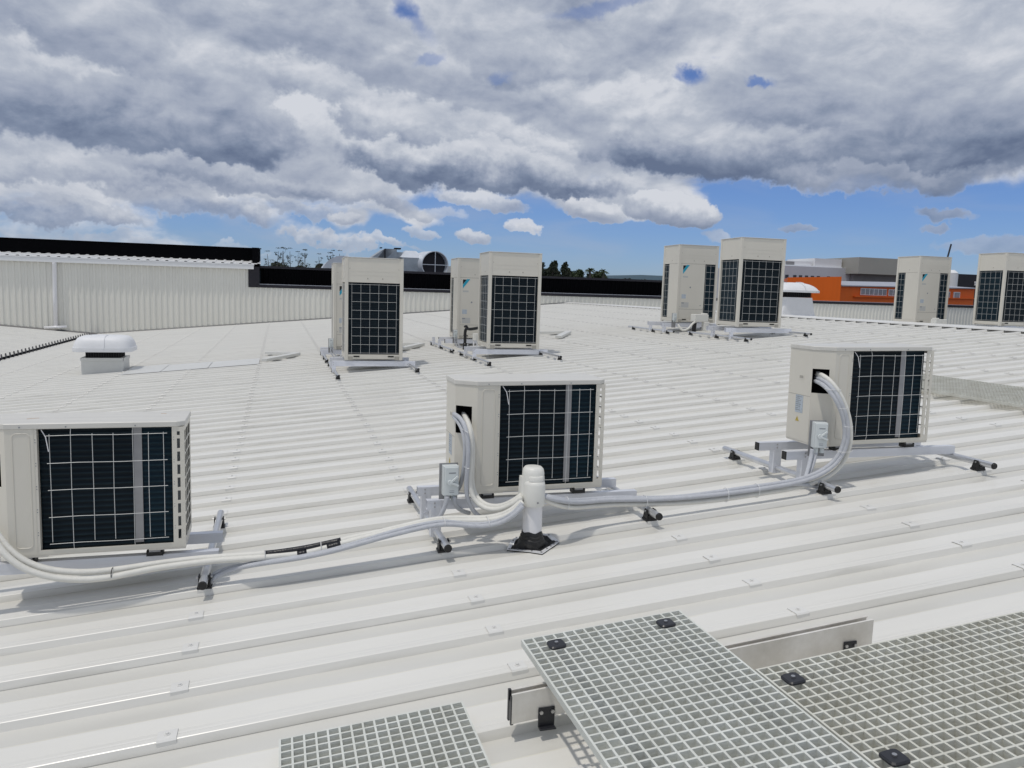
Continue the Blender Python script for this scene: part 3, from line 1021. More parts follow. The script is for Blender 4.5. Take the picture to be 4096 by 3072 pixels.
def frame(label, tx0, tx1, ty0, ty1, rails, rx0, rx1, ztop, rh, cat='mounting frame', pads=(), rw=0.04, capL=False, feet=None, m='alu', posts=True):
    """two round tubes across the ribs, box rails levelled over them, posts at the downhill tube"""
    z0 = zr(tx0)
    t = thing('mounting_frame', label, cat, (tx0, ty0, z0), group='aluminium mounting frames under the cooling units')
    O = Vector((tx0, ty0, z0))
    r = 0.0205
    for ti, tx in enumerate((tx0, tx1)):
        zc = zr(tx) + 0.042
        a = Vector((tx, ty0, zc)) - O
        e = Vector((tx, ty1, zc)) - O
        b = MB()
        b.cyl(a, e, r, 18)
        tb = smooth_angle(b.build('tube', 'tube', t))
        b = MB()
        b.cyl(a - Vector((0, 0.003, 0)), a + Vector((0, -0.0005, 0)), r * 1.06, 18)
        b.cyl(a + Vector((0, -0.012, 0)), a - Vector((0, 0.0031, 0)), r * 0.9, 18, r2=r * 1.04)
        b.build('end_cap', 'rubber', tb)
        # rubber faced feet on the nearest ribs
        kk0 = math.ceil((ty0 - RIB0) / PITCH)
        kk1 = math.floor((ty1 - 0.02 - RIB0) / PITCH)
        for kk in (kk0, kk1) if kk1 - kk0 < 5 else (kk0, (kk0 + kk1) // 2, kk1):
            yf = RIB0 + kk * PITCH
            p = Vector((tx, yf, zr(tx))) - O
            y1_ = max(p.y - 0.032, 0.03)
            b = MB()
            b.box(p.x - 0.034, y1_, p.z - 0.010, p.x + 0.034, p.y + 0.030, p.z + 0.002)
            for sx in (-1, 1):
                c0, c1 = p.x + sx * 0.0265, p.x + sx * 0.0245
                b.hexa([(c0 - 0.003, y1_, p.z + 0.0021), (c0 + 0.003, y1_, p.z + 0.0021), (c0 + 0.003, p.y + 0.026, p.z + 0.0021), (c0 - 0.003, p.y + 0.026, p.z + 0.0021),
                        (c1 - 0.003, y1_ + 0.008, p.z + 0.058), (c1 + 0.003, y1_ + 0.008, p.z + 0.058), (c1 + 0.003, p.y + 0.010, p.z + 0.058), (c1 - 0.003, p.y + 0.010, p.z + 0.058)])
            b.box(p.x - 0.020, y1_ + 0.002, p.z + 0.0021, p.x + 0.020, p.y + 0.024, p.z + 0.022)
            ft = b.build('foot', 'rubber', t, bevel=0.002)
            for sx in (-1, 1):
                q = MB()
                q.cyl((p.x + sx * 0.029, y1_ + 0.020, p.z + 0.046), (p.x + sx * 0.038, y1_ + 0.020, p.z + 0.046), 0.0055, 6)
                q.build('bolt', 'screw', ft)
    for ry in rails:
        b = MB()
        x0, x1 = rx0 - O.x, rx1 - O.x
        y0, y1 = ry - O.y, ry + rw - O.y
        za, zb = ztop - rh - O.z, ztop - O.z
        th = 0.003
        b.box(x0, y0, za, x1, y0 + th, zb)
        b.box(x0, y1 - th, za, x1, y1, zb)
        b.box(x0, y0 + th, zb - th, x1, y1 - th, zb)
        b.box(x0, y0 + th, za, x1, y1 - th, za + th)
        rl = b.build('rail', m, t)
        if capL:
            b = MB()
            b.box(x0 - 0.006, y0 + 0.001, za + 0.001, x0 - 0.0005, y1 - 0.001, zb - 0.001)
            b.build('end_cap', 'rubber', rl)
        if posts:
            b = MB()
            px = tx0 - O.x
            zt = zr(tx0) + 0.036 - O.z
            b.box(px - 0.028, y1 + 0.001, zt - 0.03, px + 0.026, y1 + 0.004, zb - 0.002)
            b.box(px - 0.028, y0 - 0.004, zt - 0.03, px + 0.026, y0 - 0.001, zb - 0.004)
            b.box(px - 0.0315, y0 - 0.004, zt - 0.03, px - 0.0282, y1 + 0.004, za - 0.001)
            b.build('post', m, t)
            q = MB()
            for zz in (0.02, 0.045):
                q.cyl((px - 0.012, y0 - 0.0042, za + zz * rh / 0.06), (px - 0.012, y0 - 0.008, za + zz * rh / 0.06), 0.005, 6)
            q.build('bolt', 'screw', rl)
    return t


# frames of the three low units
MINI = [
    # x, y, z of the unit's front left bottom corner, tubes, rails
    dict(x=-1.247, y=3.822, z=0.210, t=(-1.565, -0.355), rails=(3.845, 4.13), rx=(-1.64, -0.280), zt=0.182, cap=False,
         lf='aluminium frame under the leftmost low unit, cut by the left edge'),
    dict(x=0.902, y=3.932, z=0.374, t=(0.840, 2.050), rails=(3.955, 4.24), rx=(0.745, 1.955), zt=0.346, cap=False,
         lf='aluminium frame under the middle low unit beside the capped pipe'),
    dict(x=3.112, y=3.915, z=0.572, t=(3.240, 4.440), rails=(3.945, 4.225), rx=(2.93, 4.205), zt=0.544, cap=True,
         lf='aluminium frame with black rail ends under the rightmost low unit'),
]
SC = 1.055     # size of the units, found from where their frames touch the roof
for d in MINI:
    for k_ in ('x', 'y'):
        d[k_] *= SC
    d['z'] = CAMZ - (CAMZ - d['z']) * SC
    d['zt'] = CAMZ - (CAMZ - d['zt']) * SC
    d['rx'] = tuple(v * SC for v in d['rx'])
    d['rails'] = tuple(v * SC for v in d['rails'])
    frame(d['lf'], d['t'][0], d['t'][1], 3.855, 5.11, d['rails'], d['rx'][0], d['rx'][1], d['zt'], 0.054, rw=0.044, capL=d['cap'])

# ------------------------------------------------------------------ the low side-discharge unit (its coil side faces us)


def rrect(x0, z0, x1, z1, r, n=5):
    pts = []
    for (cx, cz, a0) in ((x1 - r, z1 - r, 0), (x0 + r, z1 - r, 90), (x0 + r, z0 + r, 180), (x1 - r, z0 + r, 270)):
        for i in range(n + 1):
            a = R(a0 + 90 * i / n)
            pts.append((cx + r * math.cos(a), cz + r * math.sin(a)))
    return pts


def mini_unit():
    W_, H_, D_ = 0.825, 0.607, 0.30
    cx, cy = 0.100, 0.085
    t = thing('cooling_unit', '', 'air conditioner', group='low side-discharge cooling units in the front row')
    th = 0.004
    b = MB()
    zl = H_ - 0.026
    # floor pan with a raised middle
    b.prism([(0.002, cy), (cx, 0.002), (0.25, 0.002), (0.25, D_ - 0.002), (0.002, D_ - 0.002)], 0.0, 0.012)
    b.box(0.2501, 0.002, 0.006, W_ - 0.16, D_ - 0.002, 0.0125)
    b.box(W_ - 0.1599, 0.002, 0.000, W_ - 0.002, D_ - 0.002, 0.012)
    # left side
    b.box(0, cy, 0.0121, th, D_, zl)
    # front left panel
    b.box(cx, 0, 0.0121, 0.224, th, zl)
    # back
    b.box(th, D_ - th, 0.0121, W_, D_, zl)
    # corner panel with a square opening
    e = Vector((cx, 0, 0)) - Vector((0, cy, 0))
    L = e.length
    ex = e.normalized()
    ny = Vector((ex.y, -ex.x, 0)) * -1          # inwards
    if ny.y < 0:
        ny = -ny
    mtx = Matrix.Identity(4)
    for r_ in range(3):
        mtx[r_][0] = ex[r_]
        mtx[r_][1] = ny[r_]
    mtx.translation = Vector((0, cy, 0))
    zo0, zo1 = 0.322, 0.470
    xo0, xo1 = 0.004, 0.100
    b.box(0, 0, 0.0121, L, th, zo0, mtx)
    b.box(0, 0, zo1, L, th, zl, mtx)
    b.box(0, 0, zo0, xo0, th, zo1, mtx)
    b.box(xo1, 0, zo0, L, th, zo1, mtx)
    # frame round the coil window
    wx0, wx1, wz0, wz1 = 0.224, 0.772, 0.032, zl
    b.box(wx0, 0, 0.0126, wx1, th, wz0)
    b.box(wx0 - 0.008, th, 0.0126, wx0, 0.030, wz1)
    # right strip with slots
    sx0, sx1 = 0.793, 0.806
    b.box(wx1, 0, 0.0126, sx0, th, zl)
    b.box(sx1, 0, 0.0126, W_, th, zl)
    sl = [0.05 + i * 0.0615 for i in range(9)]
    prev = 0.0126
    for i, s in enumerate(sl):
        hgt = 0.046 if i < 8 else 0.018
        b.box(sx0, 0, prev, sx1, th, s)
        prev = s + hgt
    b.box(sx0, 0, prev, sx1, th, zl)
    # right side: open grid
    b.box(W_ - th, th, 0.0126, W_, 0.012, zl)
    b.box(W_ - th, D_ - 0.03, 0.0126, W_, D_ - th, zl)
    b.box(W_ - th, 0.012, 0.0126, W_, D_ - 0.03, 0.045)
    b.box(W_ - th, 0.012, zl - 0.02, W_, D_ - 0.03, zl)
    for i in range(1, 9):
        z = 0.045 + i * 0.0575
        b.box(W_ - th, 0.012, z - 0.003, W_ - 0.0005, D_ - 0.03, z + 0.003)
    for yv in (0.085, 0.175):
        b.box(W_ - th + 0.0005, yv - 0.003, 0.045, W_ - 0.001, yv + 0.003, zl - 0.02)
    # pressed rounded bead on the front left panel
    pts = [(x, -0.0005, z) for x, z in rrect(0.128, 0.045, 0.196, zl - 0.018, 0.018)]
    b.tube(pts + [pts[0], pts[1]], 0.0022, 6, caps=False)
    b.box(0.2100, -0.0015, 0.020, 0.2125, -0.0003, zl - 0.004)
    b.build('casing', 'ivory', t)
    # lid
    p = [(-0.004, cy - 0.002), (cx - 0.002, -0.004), (W_ - 0.03, -0.004), (W_ + 0.004, 0.022), (W_ + 0.004, D_ + 0.004), (-0.004, D_ + 0.004)]
    q = MB()
    q.prism(p, zl + 0.0005, H_)
    q.build('lid', 'ivory_top', t, bevel=0.004, seg=3)
    # dark box inside the pipe opening
    q = MB()
    q.box(0.004, 0.006, zo0 - 0.03, 0.12, 0.09, zo0 - 0.02, mtx)
    q.box(0.004, 0.088, zo0 - 0.02, 0.12, 0.094, zo1 + 0.02, mtx)
    q.box(0.004, 0.006, zo1 + 0.02, 0.12, 0.09, zo1 + 0.03, mtx)
    q.box(-0.002, 0.008, zo0 - 0.02, 0.0035, 0.088, zo1 + 0.02, mtx)
    q.build('pipe_recess', 'cavity', t)
    q = MB()
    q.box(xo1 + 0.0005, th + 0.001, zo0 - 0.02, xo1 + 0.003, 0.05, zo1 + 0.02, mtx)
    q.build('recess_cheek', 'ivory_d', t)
    # coil
    q = MB()
    q.box(wx0 + 0.001, 0.036, 0.020, 0.640, 0.058, zl - 0.002)
    q.build('coil', 'coil', t)
    q = MB()
    q.box(0.641, 0.040, 0.020, 0.788, 0.062, zl - 0.002)
    q.box(0.778, 0.0621, 0.020, 0.788, 0.25, zl - 0.002)
    q.build('coil_end', 'coil_blue', t)
    q = MB()
    q.box(wx0 + 0.01, 0.066, 0.022, 0.776, 0.28, zl - 0.004)
    q.build('fan_chamber', 'cavity', t)
    q = MB()
    q.box(0.606, 0.0325, 0.034, 0.641, 0.0355, zl - 0.001)
    q.build('centre_bar', 'strap_bar', t)
    # wire guard
    q = MB()
    ox, oz = wx1 - wx0, wz1 - wz0
    for i, f_ in enumerate((0.09, 0.243, 0.40, 0.555, 0.70, 0.82, 0.935)):
        x = wx0 + f_ * ox
        long_ = i in (1, 4)
        z0_ = wz0 + (0.0 if long_ else 0.035)
        z1_ = wz1 if long_ else wz1 - 0.022
        q.tube([(x, 0.002 if long_ else -0.002, z0_), (x, -0.003, z0_ + 0.02), (x + 0.0012 * (-1) ** i, -0.004, (z0_ + z1_) / 2), (x, -0.003, z1_ - 0.02), (x, 0.004 if long_ else -0.002, z1_)], 0.0014, 6)
    for f_ in (0.052, 0.275, 0.50, 0.722, 0.948):
        z = wz0 + f_ * oz
        q.tube([(wx0 + 0.07 * ox, -0.0055, z - 0.001), (wx0 + 0.3 * ox, -0.0065, z + 0.0015), (wx0 + 0.6 * ox, -0.006, z - 0.001), (wx0 + 0.965 * ox, -0.0055, z + 0.001)], 0.0014, 6)
    q.build('wire_guard', 'wire', t)
    q = MB()
    q.tube([(wx0 + 0.016, 0.01, zl - 0.004), (wx0 + 0.035, 0.0, zl - 0.035), (wx0 + 0.046, -0.006, zl - 0.10)], 0.0022, 6)
    q.build('sensor_lead', 'pvc', t)
    # screws along the lip and panel edges
    for (x, z) in ((0.16, zl + 0.010), (0.34, zl + 0.010), (0.62, zl + 0.010)):
        q = MB()
        q.cyl((x, -0.0042, z), (x, -0.0062, z), 0.0032, 8)
        q.build('screw', 'print', t)
    q = MB()
    for i in range(5):
        for dz in (0, 0.012):
            z = 0.10 + i * 0.105 + dz
            q.box(0.2155, -0.0006, z, 0.2195, -0.0001, z + 0.004)
            q.box(0.778, -0.0006, z, 0.781, -0.0001, z + 0.003)
    q.build('punched_holes', 'print', t)
    # finger recess and sticker on the left side
    q = MB()
    q.box(-0.0012, 0.150, 0.395, -0.0002, 0.205, 0.425)
    hd = q.build('handle_recess', 'ivory', t)
    q = MB()
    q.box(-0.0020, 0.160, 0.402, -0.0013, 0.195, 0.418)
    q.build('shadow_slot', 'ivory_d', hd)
    q = MB()
    q.box(-0.0012, 0.150, 0.185, -0.0003, 0.222, 0.295)
    lb = q.build('rating_label', 'label', t)
    q = MB()
    for i in range(8):
        w = (0.9, 0.6, 0.8, 0.5, 0.85, 0.7, 0.4, 0.75)[i]
        q.box(-0.0018, 0.218 - 0.062 * w, 0.283 - i * 0.012, -0.0013, 0.218, 0.287 - i * 0.012)
    q.build('label_lines', 'print', lb)
    q = MB()
    q.add([(-0.0012, 0.180, 0.130), (-0.0012, 0.215, 0.130), (-0.0012, 0.1975, 0.162), (-0.0003, 0.180, 0.130), (-0.0003, 0.215, 0.130), (-0.0003, 0.1975, 0.162)],
          [(0, 2, 1), (3, 4, 5), (0, 1, 4, 3), (1, 2, 5, 4), (2, 0, 3, 5)])
    wl = q.build('warning_label', 'yellow', t)
    q = MB()
    q.box(-0.0018, 0.1962, 0.138, -0.0013, 0.1988, 0.152)
    q.build('warning_mark', 'blackp', wl)
    q = MB()
    q.box(-0.0008, cy + 0.001, 0.296, -0.0001, D_ - 0.002, 0.2985)
    q.build('panel_seam', 'ivory_d', t)
    # feet on black pads
    for fx in (0.165, 0.690):
        for fy in (-0.004, 0.245):
            q = MB()
            q.box(fx - 0.032, fy, -0.026, fx + 0.032, fy + 0.055, -0.008)
            q.box(fx - 0.036, fy + 0.001, -0.0268, fx - 0.0321, fy + 0.054, -0.001)
            q.box(fx + 0.0321, fy + 0.001, -0.0268, fx + 0.036, fy + 0.054, -0.001)
            fo = q.build('foot', 'rubber', t, bevel=0.0015)
            q = MB()
            q.box(fx - 0.024, fy + 0.004, -0.0078, fx + 0.024, fy + 0.05, -0.0005)
            q.build('foot_plate', 'strap_bar', fo)
    return t


mu = mini_unit()
for i, (d, lb) in enumerate(zip(MINI, (
        'low beige cooling unit cut off by the left edge, nearest the camera',
        'low beige cooling unit in the middle, behind the white capped pipe',
        'low beige cooling unit at the right with a thick looped cable bundle'))):
    o = mu if i == 0 else copy_tree(mu)
    o['label'] = lb
    o.location = (d['x'], d['y'], d['z'])
    o.scale = (SC, SC, SC)
    o.rotation_euler = (R((0, 0.5, 0)[i]), R((0.2, -0.5, -0.7)[i]), R((0.8, 0.3, -0.4)[i]))

for u_ in [o for o in S.objects if o.get('label', '').startswith('low beige cooling unit cut off')]:
    lid_ = [c_ for c_ in u_.children if c_.name.startswith('lid')][0]
    q = MB()
    q.bar((0.155, 0.13, 0.6074), (0.200, 0.150, 0.6074), 0.0030, 0.0006)
    q.bar((0.700, 0.235, 0.6074), (0.725, 0.230, 0.6074), 0.0025, 0.0006)
    q.build('scuff_marks', 'scuff', lid_)

# ------------------------------------------------------------------ the tall top-discharge units


def tall_unit(kind):
    W_, D_, H_ = 0.936, 0.762, 1.652
    t = thing('tall_cooling_unit', '', 'air conditioner', group='tall top-discharge cooling units')
    ps = 0.056
    for (x, y) in ((0, 0), (W_ - ps, 0), (0, D_ - ps), (W_ - ps, D_ - ps)):
        b = MB()
        b.box(x, y, 0.0, x + ps, y + ps, H_ - 0.012)
        b.build('corner_post', 'ivory', t, bevel=0.005)
    # hood: the plain upper quarter
    z0, z1 = 1.252, 1.637
    b = MB()
    b.box(ps + 0.001, 0.008, z0, W_ - ps - 0.001, 0.030, z1)
    b.box(ps + 0.001, D_ - 0.030, z0, W_ - ps - 0.001, D_ - 0.008, z1)
    b.box(0.008, ps + 0.001, z0, 0.030, D_ - ps - 0.001, z1)
    b.box(W_ - 0.030, ps + 0.001, z0, W_ - 0.008, D_ - ps - 0.001, z1)
    hd = b.build('hood_panel', 'ivory', t)
    b = MB()
    for x in (0.36, 0.60):
        b.cyl((x, 0.0078, z0 + 0.065), (x, 0.0040, z0 + 0.065), 0.012, 12, r2=0.006)
    for x in (0.077, W_ - 0.077):
        b.cyl((x, 0.0078, z0 + 0.22), (x, 0.0045, z0 + 0.22), 0.007, 8)
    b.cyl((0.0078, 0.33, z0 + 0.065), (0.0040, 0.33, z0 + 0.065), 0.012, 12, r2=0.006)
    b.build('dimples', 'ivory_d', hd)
    b = MB()
    b.box(ps + 0.02, 0.0066, z0 + 0.112, W_ - ps - 0.02, 0.0079, z0 + 0.115)
    b.box(ps + 0.02, 0.0066, z0 + 0.176, W_ - ps - 0.02, 0.0079, z0 + 0.179)
    b.box(ps + 0.0005, 0.0064, z0 + 0.02, ps + 0.026, 0.0079, z1 - 0.004)
    b.box(W_ - ps - 0.026, 0.0064, z0 + 0.02, W_ - ps - 0.0005, 0.0079, z1 - 0.004)
    b.build('pressed_lines', 'ivory', hd)
    # top rim and fan grille
    b = MB()
    b.box(-0.003, -0.003, 1.6405, W_ + 0.003, 0.05, H_)
    b.box(-0.003, D_ - 0.05, 1.6405, W_ + 0.003, D_ + 0.003, H_)
    b.box(-0.003, 0.0501, 1.6405, 0.05, D_ - 0.0501, H_)
    b.box(W_ - 0.05, 0.0501, 1.6405, W_ + 0.003, D_ - 0.0501, H_)
    b.build('top_rim', 'ivory_top', t, bevel=0.004)
    b = MB()
    for i in range(1, 8):
        rr = 0.04 + i * 0.040
        pts = [(W_ / 2 + rr * math.cos(2 * math.pi * k / 28), D_ / 2 + rr * math.sin(2 * math.pi * k / 28), H_ - 0.004) for k in range(29)]
        b.tube(pts, 0.002, 5, caps=False)
    b.build('fan_grille', 'wire', t)
    # base with slots
    b = MB()
    b.box(ps + 0.001, 0.004, 0.022, W_ - ps - 0.001, 0.030, 0.092)
    b.box(ps + 0.001, D_ - 0.030, 0.022, W_ - ps - 0.001, D_ - 0.004, 0.092)
    b.box(0.004, ps + 0.001, 0.022, 0.030, D_ - ps - 0.001, 0.092)
    b.box(W_ - 0.030, ps + 0.001, 0.022, W_ - 0.004, D_ - ps - 0.001, 0.092)
    b.box(ps + 0.01, 0.04, 0.010, W_ - ps - 0.01, D_ - 0.04, 0.021)
    bs = b.build('base', 'ivory', t)
    for (x0, x1, m_) in ((ps + 0.08, ps + 0.19, 'ivory_d'), (W_ - ps - 0.19, W_ - ps - 0.08, 'ivory_d')):
        b = MB()
        b.prism([(0, 0)] * 0 or [(x, z) for x, z in rrect(x0, 0.045, x1, 0.075, 0.013, 4)], 0, 0.0025)
        b.v = [(x, 0.0036 - zz, yy) for (x, yy, zz) in b.v]
        sl = b.build('lifting_slot', 'ivory_d', bs)
        b = MB()
        b.box(x0 + 0.008, -0.0005, 0.052, x1 - 0.012, 0.0009, 0.070)
        b.build('slot_hole', 'cavity', sl)
    b = MB()
    b.box(ps + 0.0015, 0.0005, 0.0, ps + 0.075, 0.0035, 0.062)
    b.box(W_ - ps - 0.075, 0.0005, 0.0, W_ - ps - 0.0015, 0.0035, 0.062)
    b.build('foot_bracket', 'ivory_d', bs)
    # core
    b = MB()
    b.box(0.060, 0.060, 0.093, W_ - 0.060, D_ - 0.060, 1.62)
    b.build('core', 'cavity', t)
    zb0, zb1 = 0.094, 1.250

    def coil(part, x0, y0, x1, y1, m_):
        q = MB()
        q.box(x0, y0, zb0, x1, y1, zb1)
        return q.build(part, m_, t)

    def guard(axis, a0, a1, off, n, name='wire_guard', wide=True):
        q = MB()
        zt, zz = zb1 - 0.030, zb0 + 0.022

        def P(a, z):
            return (a, off, z) if axis == 'x' else (off, a, z)
        pad = 0.055 if wide else 0.012
        for i in range(n):
            a = a0 + pad + (a1 - a0 - 2 * pad) * i / (n - 1)
            q.tube([P(a, zz - 0.01), P(a, zt + 0.01)], 0.0021, 5)
        for j in range(9):
            z = zz + (zt - zz) * j / 8
            full = j in (0, 4, 8)
            q.tube([P(a0 if full else a0 + pad - 0.004, z), P(a1 if full else a1 - pad + 0.004, z)], 0.0021, 5)
        q.build(name, 'wire', t)
    # right and back sides are coil on both kinds
    coil('coil', W_ - 0.050, ps + 0.001, W_ - 0.032, D_ - ps - 0.001, 'coil_blue')
    coil('coil', ps + 0.001, D_ - 0.050, W_ - ps - 0.001, D_ - 0.032, 'coil')
    if kind == 'coil':
        coil('coil', ps + 0.001, 0.032, W_ - ps - 0.001, 0.050, 'coil')
        coil('coil', 0.032, ps + 0.001, 0.050, D_ - ps - 0.001, 'coil_blue')
        guard('x', ps, W_ - ps, 0.004, 6)
        guard('y', ps, D_ - ps, 0.004, 5)
    else:
        coil('coil', 0.640, 0.032, W_ - ps - 0.001, 0.050, 'coil_blue')
        coil('coil', 0.032, 0.46, 0.050, D_ - ps - 0.001, 'coil_blue')
        guard('x', 0.640, W_ - ps, 0.004, 3, wide=False)
        guard('y', 0.46, D_ - ps, 0.004, 3, wide=False)
        b = MB()
        b.box(ps + 0.002, 0.003, 0.285, 0.630, 0.030, 1.248)
        b.box(ps + 0.002, 0.004, 0.094, 0.630, 0.030, 0.281)
        b.box(0.004, ps + 0.002, 0.094, 0.030, 0.450, 1.248)
        sp = b.build('service_panel', 'ivory', t)
        # logo: black corner triangle under a slanting cyan stroke
        b = MB()
        b.prism([(0.108, 1.212), (0.188, 1.212), (0.108, 1.110)], 0, 0.001)
        b.v = [(x, 0.0026 - zz, yy) for (x, yy, zz) in b.v]
        b.build('logo_triangle', 'blackp', sp)
        b = MB()
        b.prism([(0.194, 1.222), (0.262, 1.222), (0.112, 1.030), (0.108, 1.100)], 0, 0.001)
        b.v = [(x, 0.0026 - zz, yy) for (x, yy, zz) in b.v]
        b.build('logo_stroke', 'cyan', sp)
        for (x0, za, x1, zb_, m_) in ((0.110, 0.955, 0.230, 0.990, 'label_w'), (0.105, 0.510, 0.205, 0.600, 'label'), (0.105, 0.320, 0.280, 0.430, 'label_w'),
                                      (0.285, 0.735, 0.315, 0.765, 'print'), (0.545, 0.36, 0.565, 0.378, 'print')):
            b = MB()
            b.box(x0, 0.0018, za, x1, 0.0028, zb_)
            b.build('label', m_, sp)
        b = MB()
        b.box(0.108, 0.0010, 0.405, 0.170, 0.0017, 0.424)
        b.build('label_title', 'print', sp)
        b = MB()
        for (x, z) in ((0.075, 1.215), (0.075, 0.34), (0.61, 1.215), (0.61, 0.31)):
            b.cyl((x, 0.0028, z), (x, -0.001, z), 0.006, 8)
        b.build('screws', 'strap_bar', sp)
    return t


TALL = [
    ('coil', 1.019, 12.788, 0.278, -0.9, 'tall beige unit, leftmost of the tall ones, dark coil facing the camera'),
    ('panel', 1.015, 15.335, 0.252, -0.6, 'tall beige unit mostly hidden behind the leftmost tall unit'),
    ('coil', 3.432, 12.933, 0.472, -1.5, 'tall beige coil-faced unit standing between the round duct and the dark conifers'),
    ('panel', 3.520, 15.741, 0.462, -1.0, 'tall beige panel-faced unit with black elbow pipe, left behind the second coil-faced unit'),
    ('panel', 8.166, 15.068, 0.910, -1.9, 'tall beige panel-faced unit with cyan logo beside the tallest-looking coil-faced unit'),
    ('coil', 8.164, 12.740, 0.927, -2.3, 'tall beige coil-faced unit whose right post overlaps the white roof vent'),
    ('panel', 14.998, 15.598, 0.969, -1.5, 'tall beige panel-faced unit beyond the ridge in front of the orange building'),
    ('coil', 15.724, 13.873, 1.013, -1.5, 'tall beige coil-faced unit beyond the ridge, cut by the right edge'),
]
protos = {}
for (kd, x, y, z, rz, lb) in TALL:
    if kd in protos:
        o = copy_tree(protos[kd])
    else:
        o = tall_unit(kd)
        protos[kd] = o
    o.location = (x, y, z)
    o.rotation_euler = (0, 0, R(rz))
    o['label'] = lb

frame('white railed frame under the leftmost tall unit', 0.857, 2.064, 11.88, 14.1, (12.80, 13.46), 0.83, 2.17, 0.262, 0.085, rw=0.05, m='white_al')
frame('white railed frame behind, under the half hidden leftmost tall unit', 0.845, 2.05, 14.44, 16.6, (15.35, 16.0), 0.80, 2.12, 0.238, 0.085, rw=0.05, m='white_al')
frame('white railed frame under the second coil-faced tall unit', 3.220, 4.413, 11.93, 14.2, (12.95, 13.60), 3.23, 4.54, 0.458, 0.085, rw=0.05, m='white_al', capL=True)
frame('white railed frame under the tall unit with the black elbow pipe', 3.18, 4.39, 14.47, 16.8, (15.78, 16.42), 3.29, 4.50, 0.446, 0.085, rw=0.05, m='white_al', capL=True)
frame('white railed frame under the tall unit with the cyan logo, left of the white hood', 7.93, 9.14, 14.70, 16.9, (15.10, 15.74), 7.86, 9.20, 0.893, 0.085, rw=0.05, m='white_al')
frame('white railed frame casting a dark shadow under the tall unit near the ridge', 8.106, 9.36, 12.15, 14.4, (12.78, 13.42), 7.97, 9.40, 0.908, 0.085, rw=0.05, m='white_al')
frame('frame beyond the ridge under the panel-faced tall unit, hidden by the ridge', 15.0, 16.1, 14.7, 16.9, (15.62, 16.24), 14.85, 16.2, 0.950, 0.085, rw=0.05, m='white_al')
frame('frame beyond the ridge under the tall unit at the right edge', 15.75, 16.9, 12.9, 15.1, (13.90, 14.55), 15.6, 17.0, 0.995, 0.085, rw=0.05, m='white_al')
# ------------------------------------------------------------------ isolator switches


def isolator(label, loc, s=1.0, rz=0.0, zb=-0.03):
    """weatherproof switch box on a backing strip; origin at the box's lower left front"""
    t = thing('isolator_switch', label, 'electrical switch', loc, rz, group='grey isolator switches')
    w, h, d = 0.082 * s, 0.158 * s, 0.060 * s
    b = MB()
    b.box(-0.012 * s, d + 0.0005, zb, w + 0.006 * s, d + 0.0035, h + 0.006 * s)
    b.build('backing_plate', 'strap_bar', t)
    b = MB()
    b.box(0, 0.012 * s, 0, w, d, h)
    b.box(0.004 * s, 0, 0.004 * s, w - 0.004 * s, 0.0119 * s, h - 0.004 * s)
    b.build('switch_box', 'switch', t, bevel=0.004 * s, seg=3)
    b = MB()
    b.cyl((w * .38, -0.0005, h * .47), (w * .38, -0.012 * s, h * .47), 0.015 * s, 16)
    b.bar((w * .38, -0.008 * s, h * .47), (w * .88, -0.008 * s, h * .68), 0.010 * s, 0.012 * s, up=(0, 1, 0))
    b.bar((w * .38, -0.0085 * s, h * .47), (w * .92, -0.0085 * s, h * .36), 0.012 * s, 0.014 * s, up=(0, 1, 0))
    b.build('rotary_handle', 'switch', t, bevel=0.0015)
    b = MB()
    b.box(w * .30, -0.0006, h * .76, w * .75, -0.0001, h * .80)
    b.box(w * .36, -0.0006, h * .13, w * .66, -0.0001, h * .15)
    b.box(w * .36, -0.0006, h * .19, w * .66, -0.0001, h * .20)
    b.build('print', 'print', t)
    b = MB()
    for x in (w * .28, w * .72):
        b.cyl((x, d * .45, -0.0005), (x, d * .45, -0.030 * s), 0.0145 * s, 12)
    b.build('conduit_gland', 'switch', t)
    return t


isolator('grey switch box with two conduits in front of the middle low unit', (0.815 * SC, 3.865 * SC, CAMZ - (CAMZ - 0.388) * SC), 1.055, R(2))
isolator('grey switch box with two conduits beside the rightmost low unit', (3.055 * SC, 3.862 * SC, CAMZ - (CAMZ - 0.577) * SC), 1.035, R(-17), zb=-0.06)
isolator('small grey switch box at the post of the half hidden leftmost tall unit', (0.92, 15.16, 0.315), 0.95, 0, zb=-0.12)
isolator('small grey switch box left of the black elbow pipe', (3.40, 15.46, 0.50), 0.95, 0, zb=-0.12)
isolator('small grey switch box beside the white hood at the tall unit with cyan logo', (8.02, 14.90, 0.95), 0.95, 0, zb=-0.15)

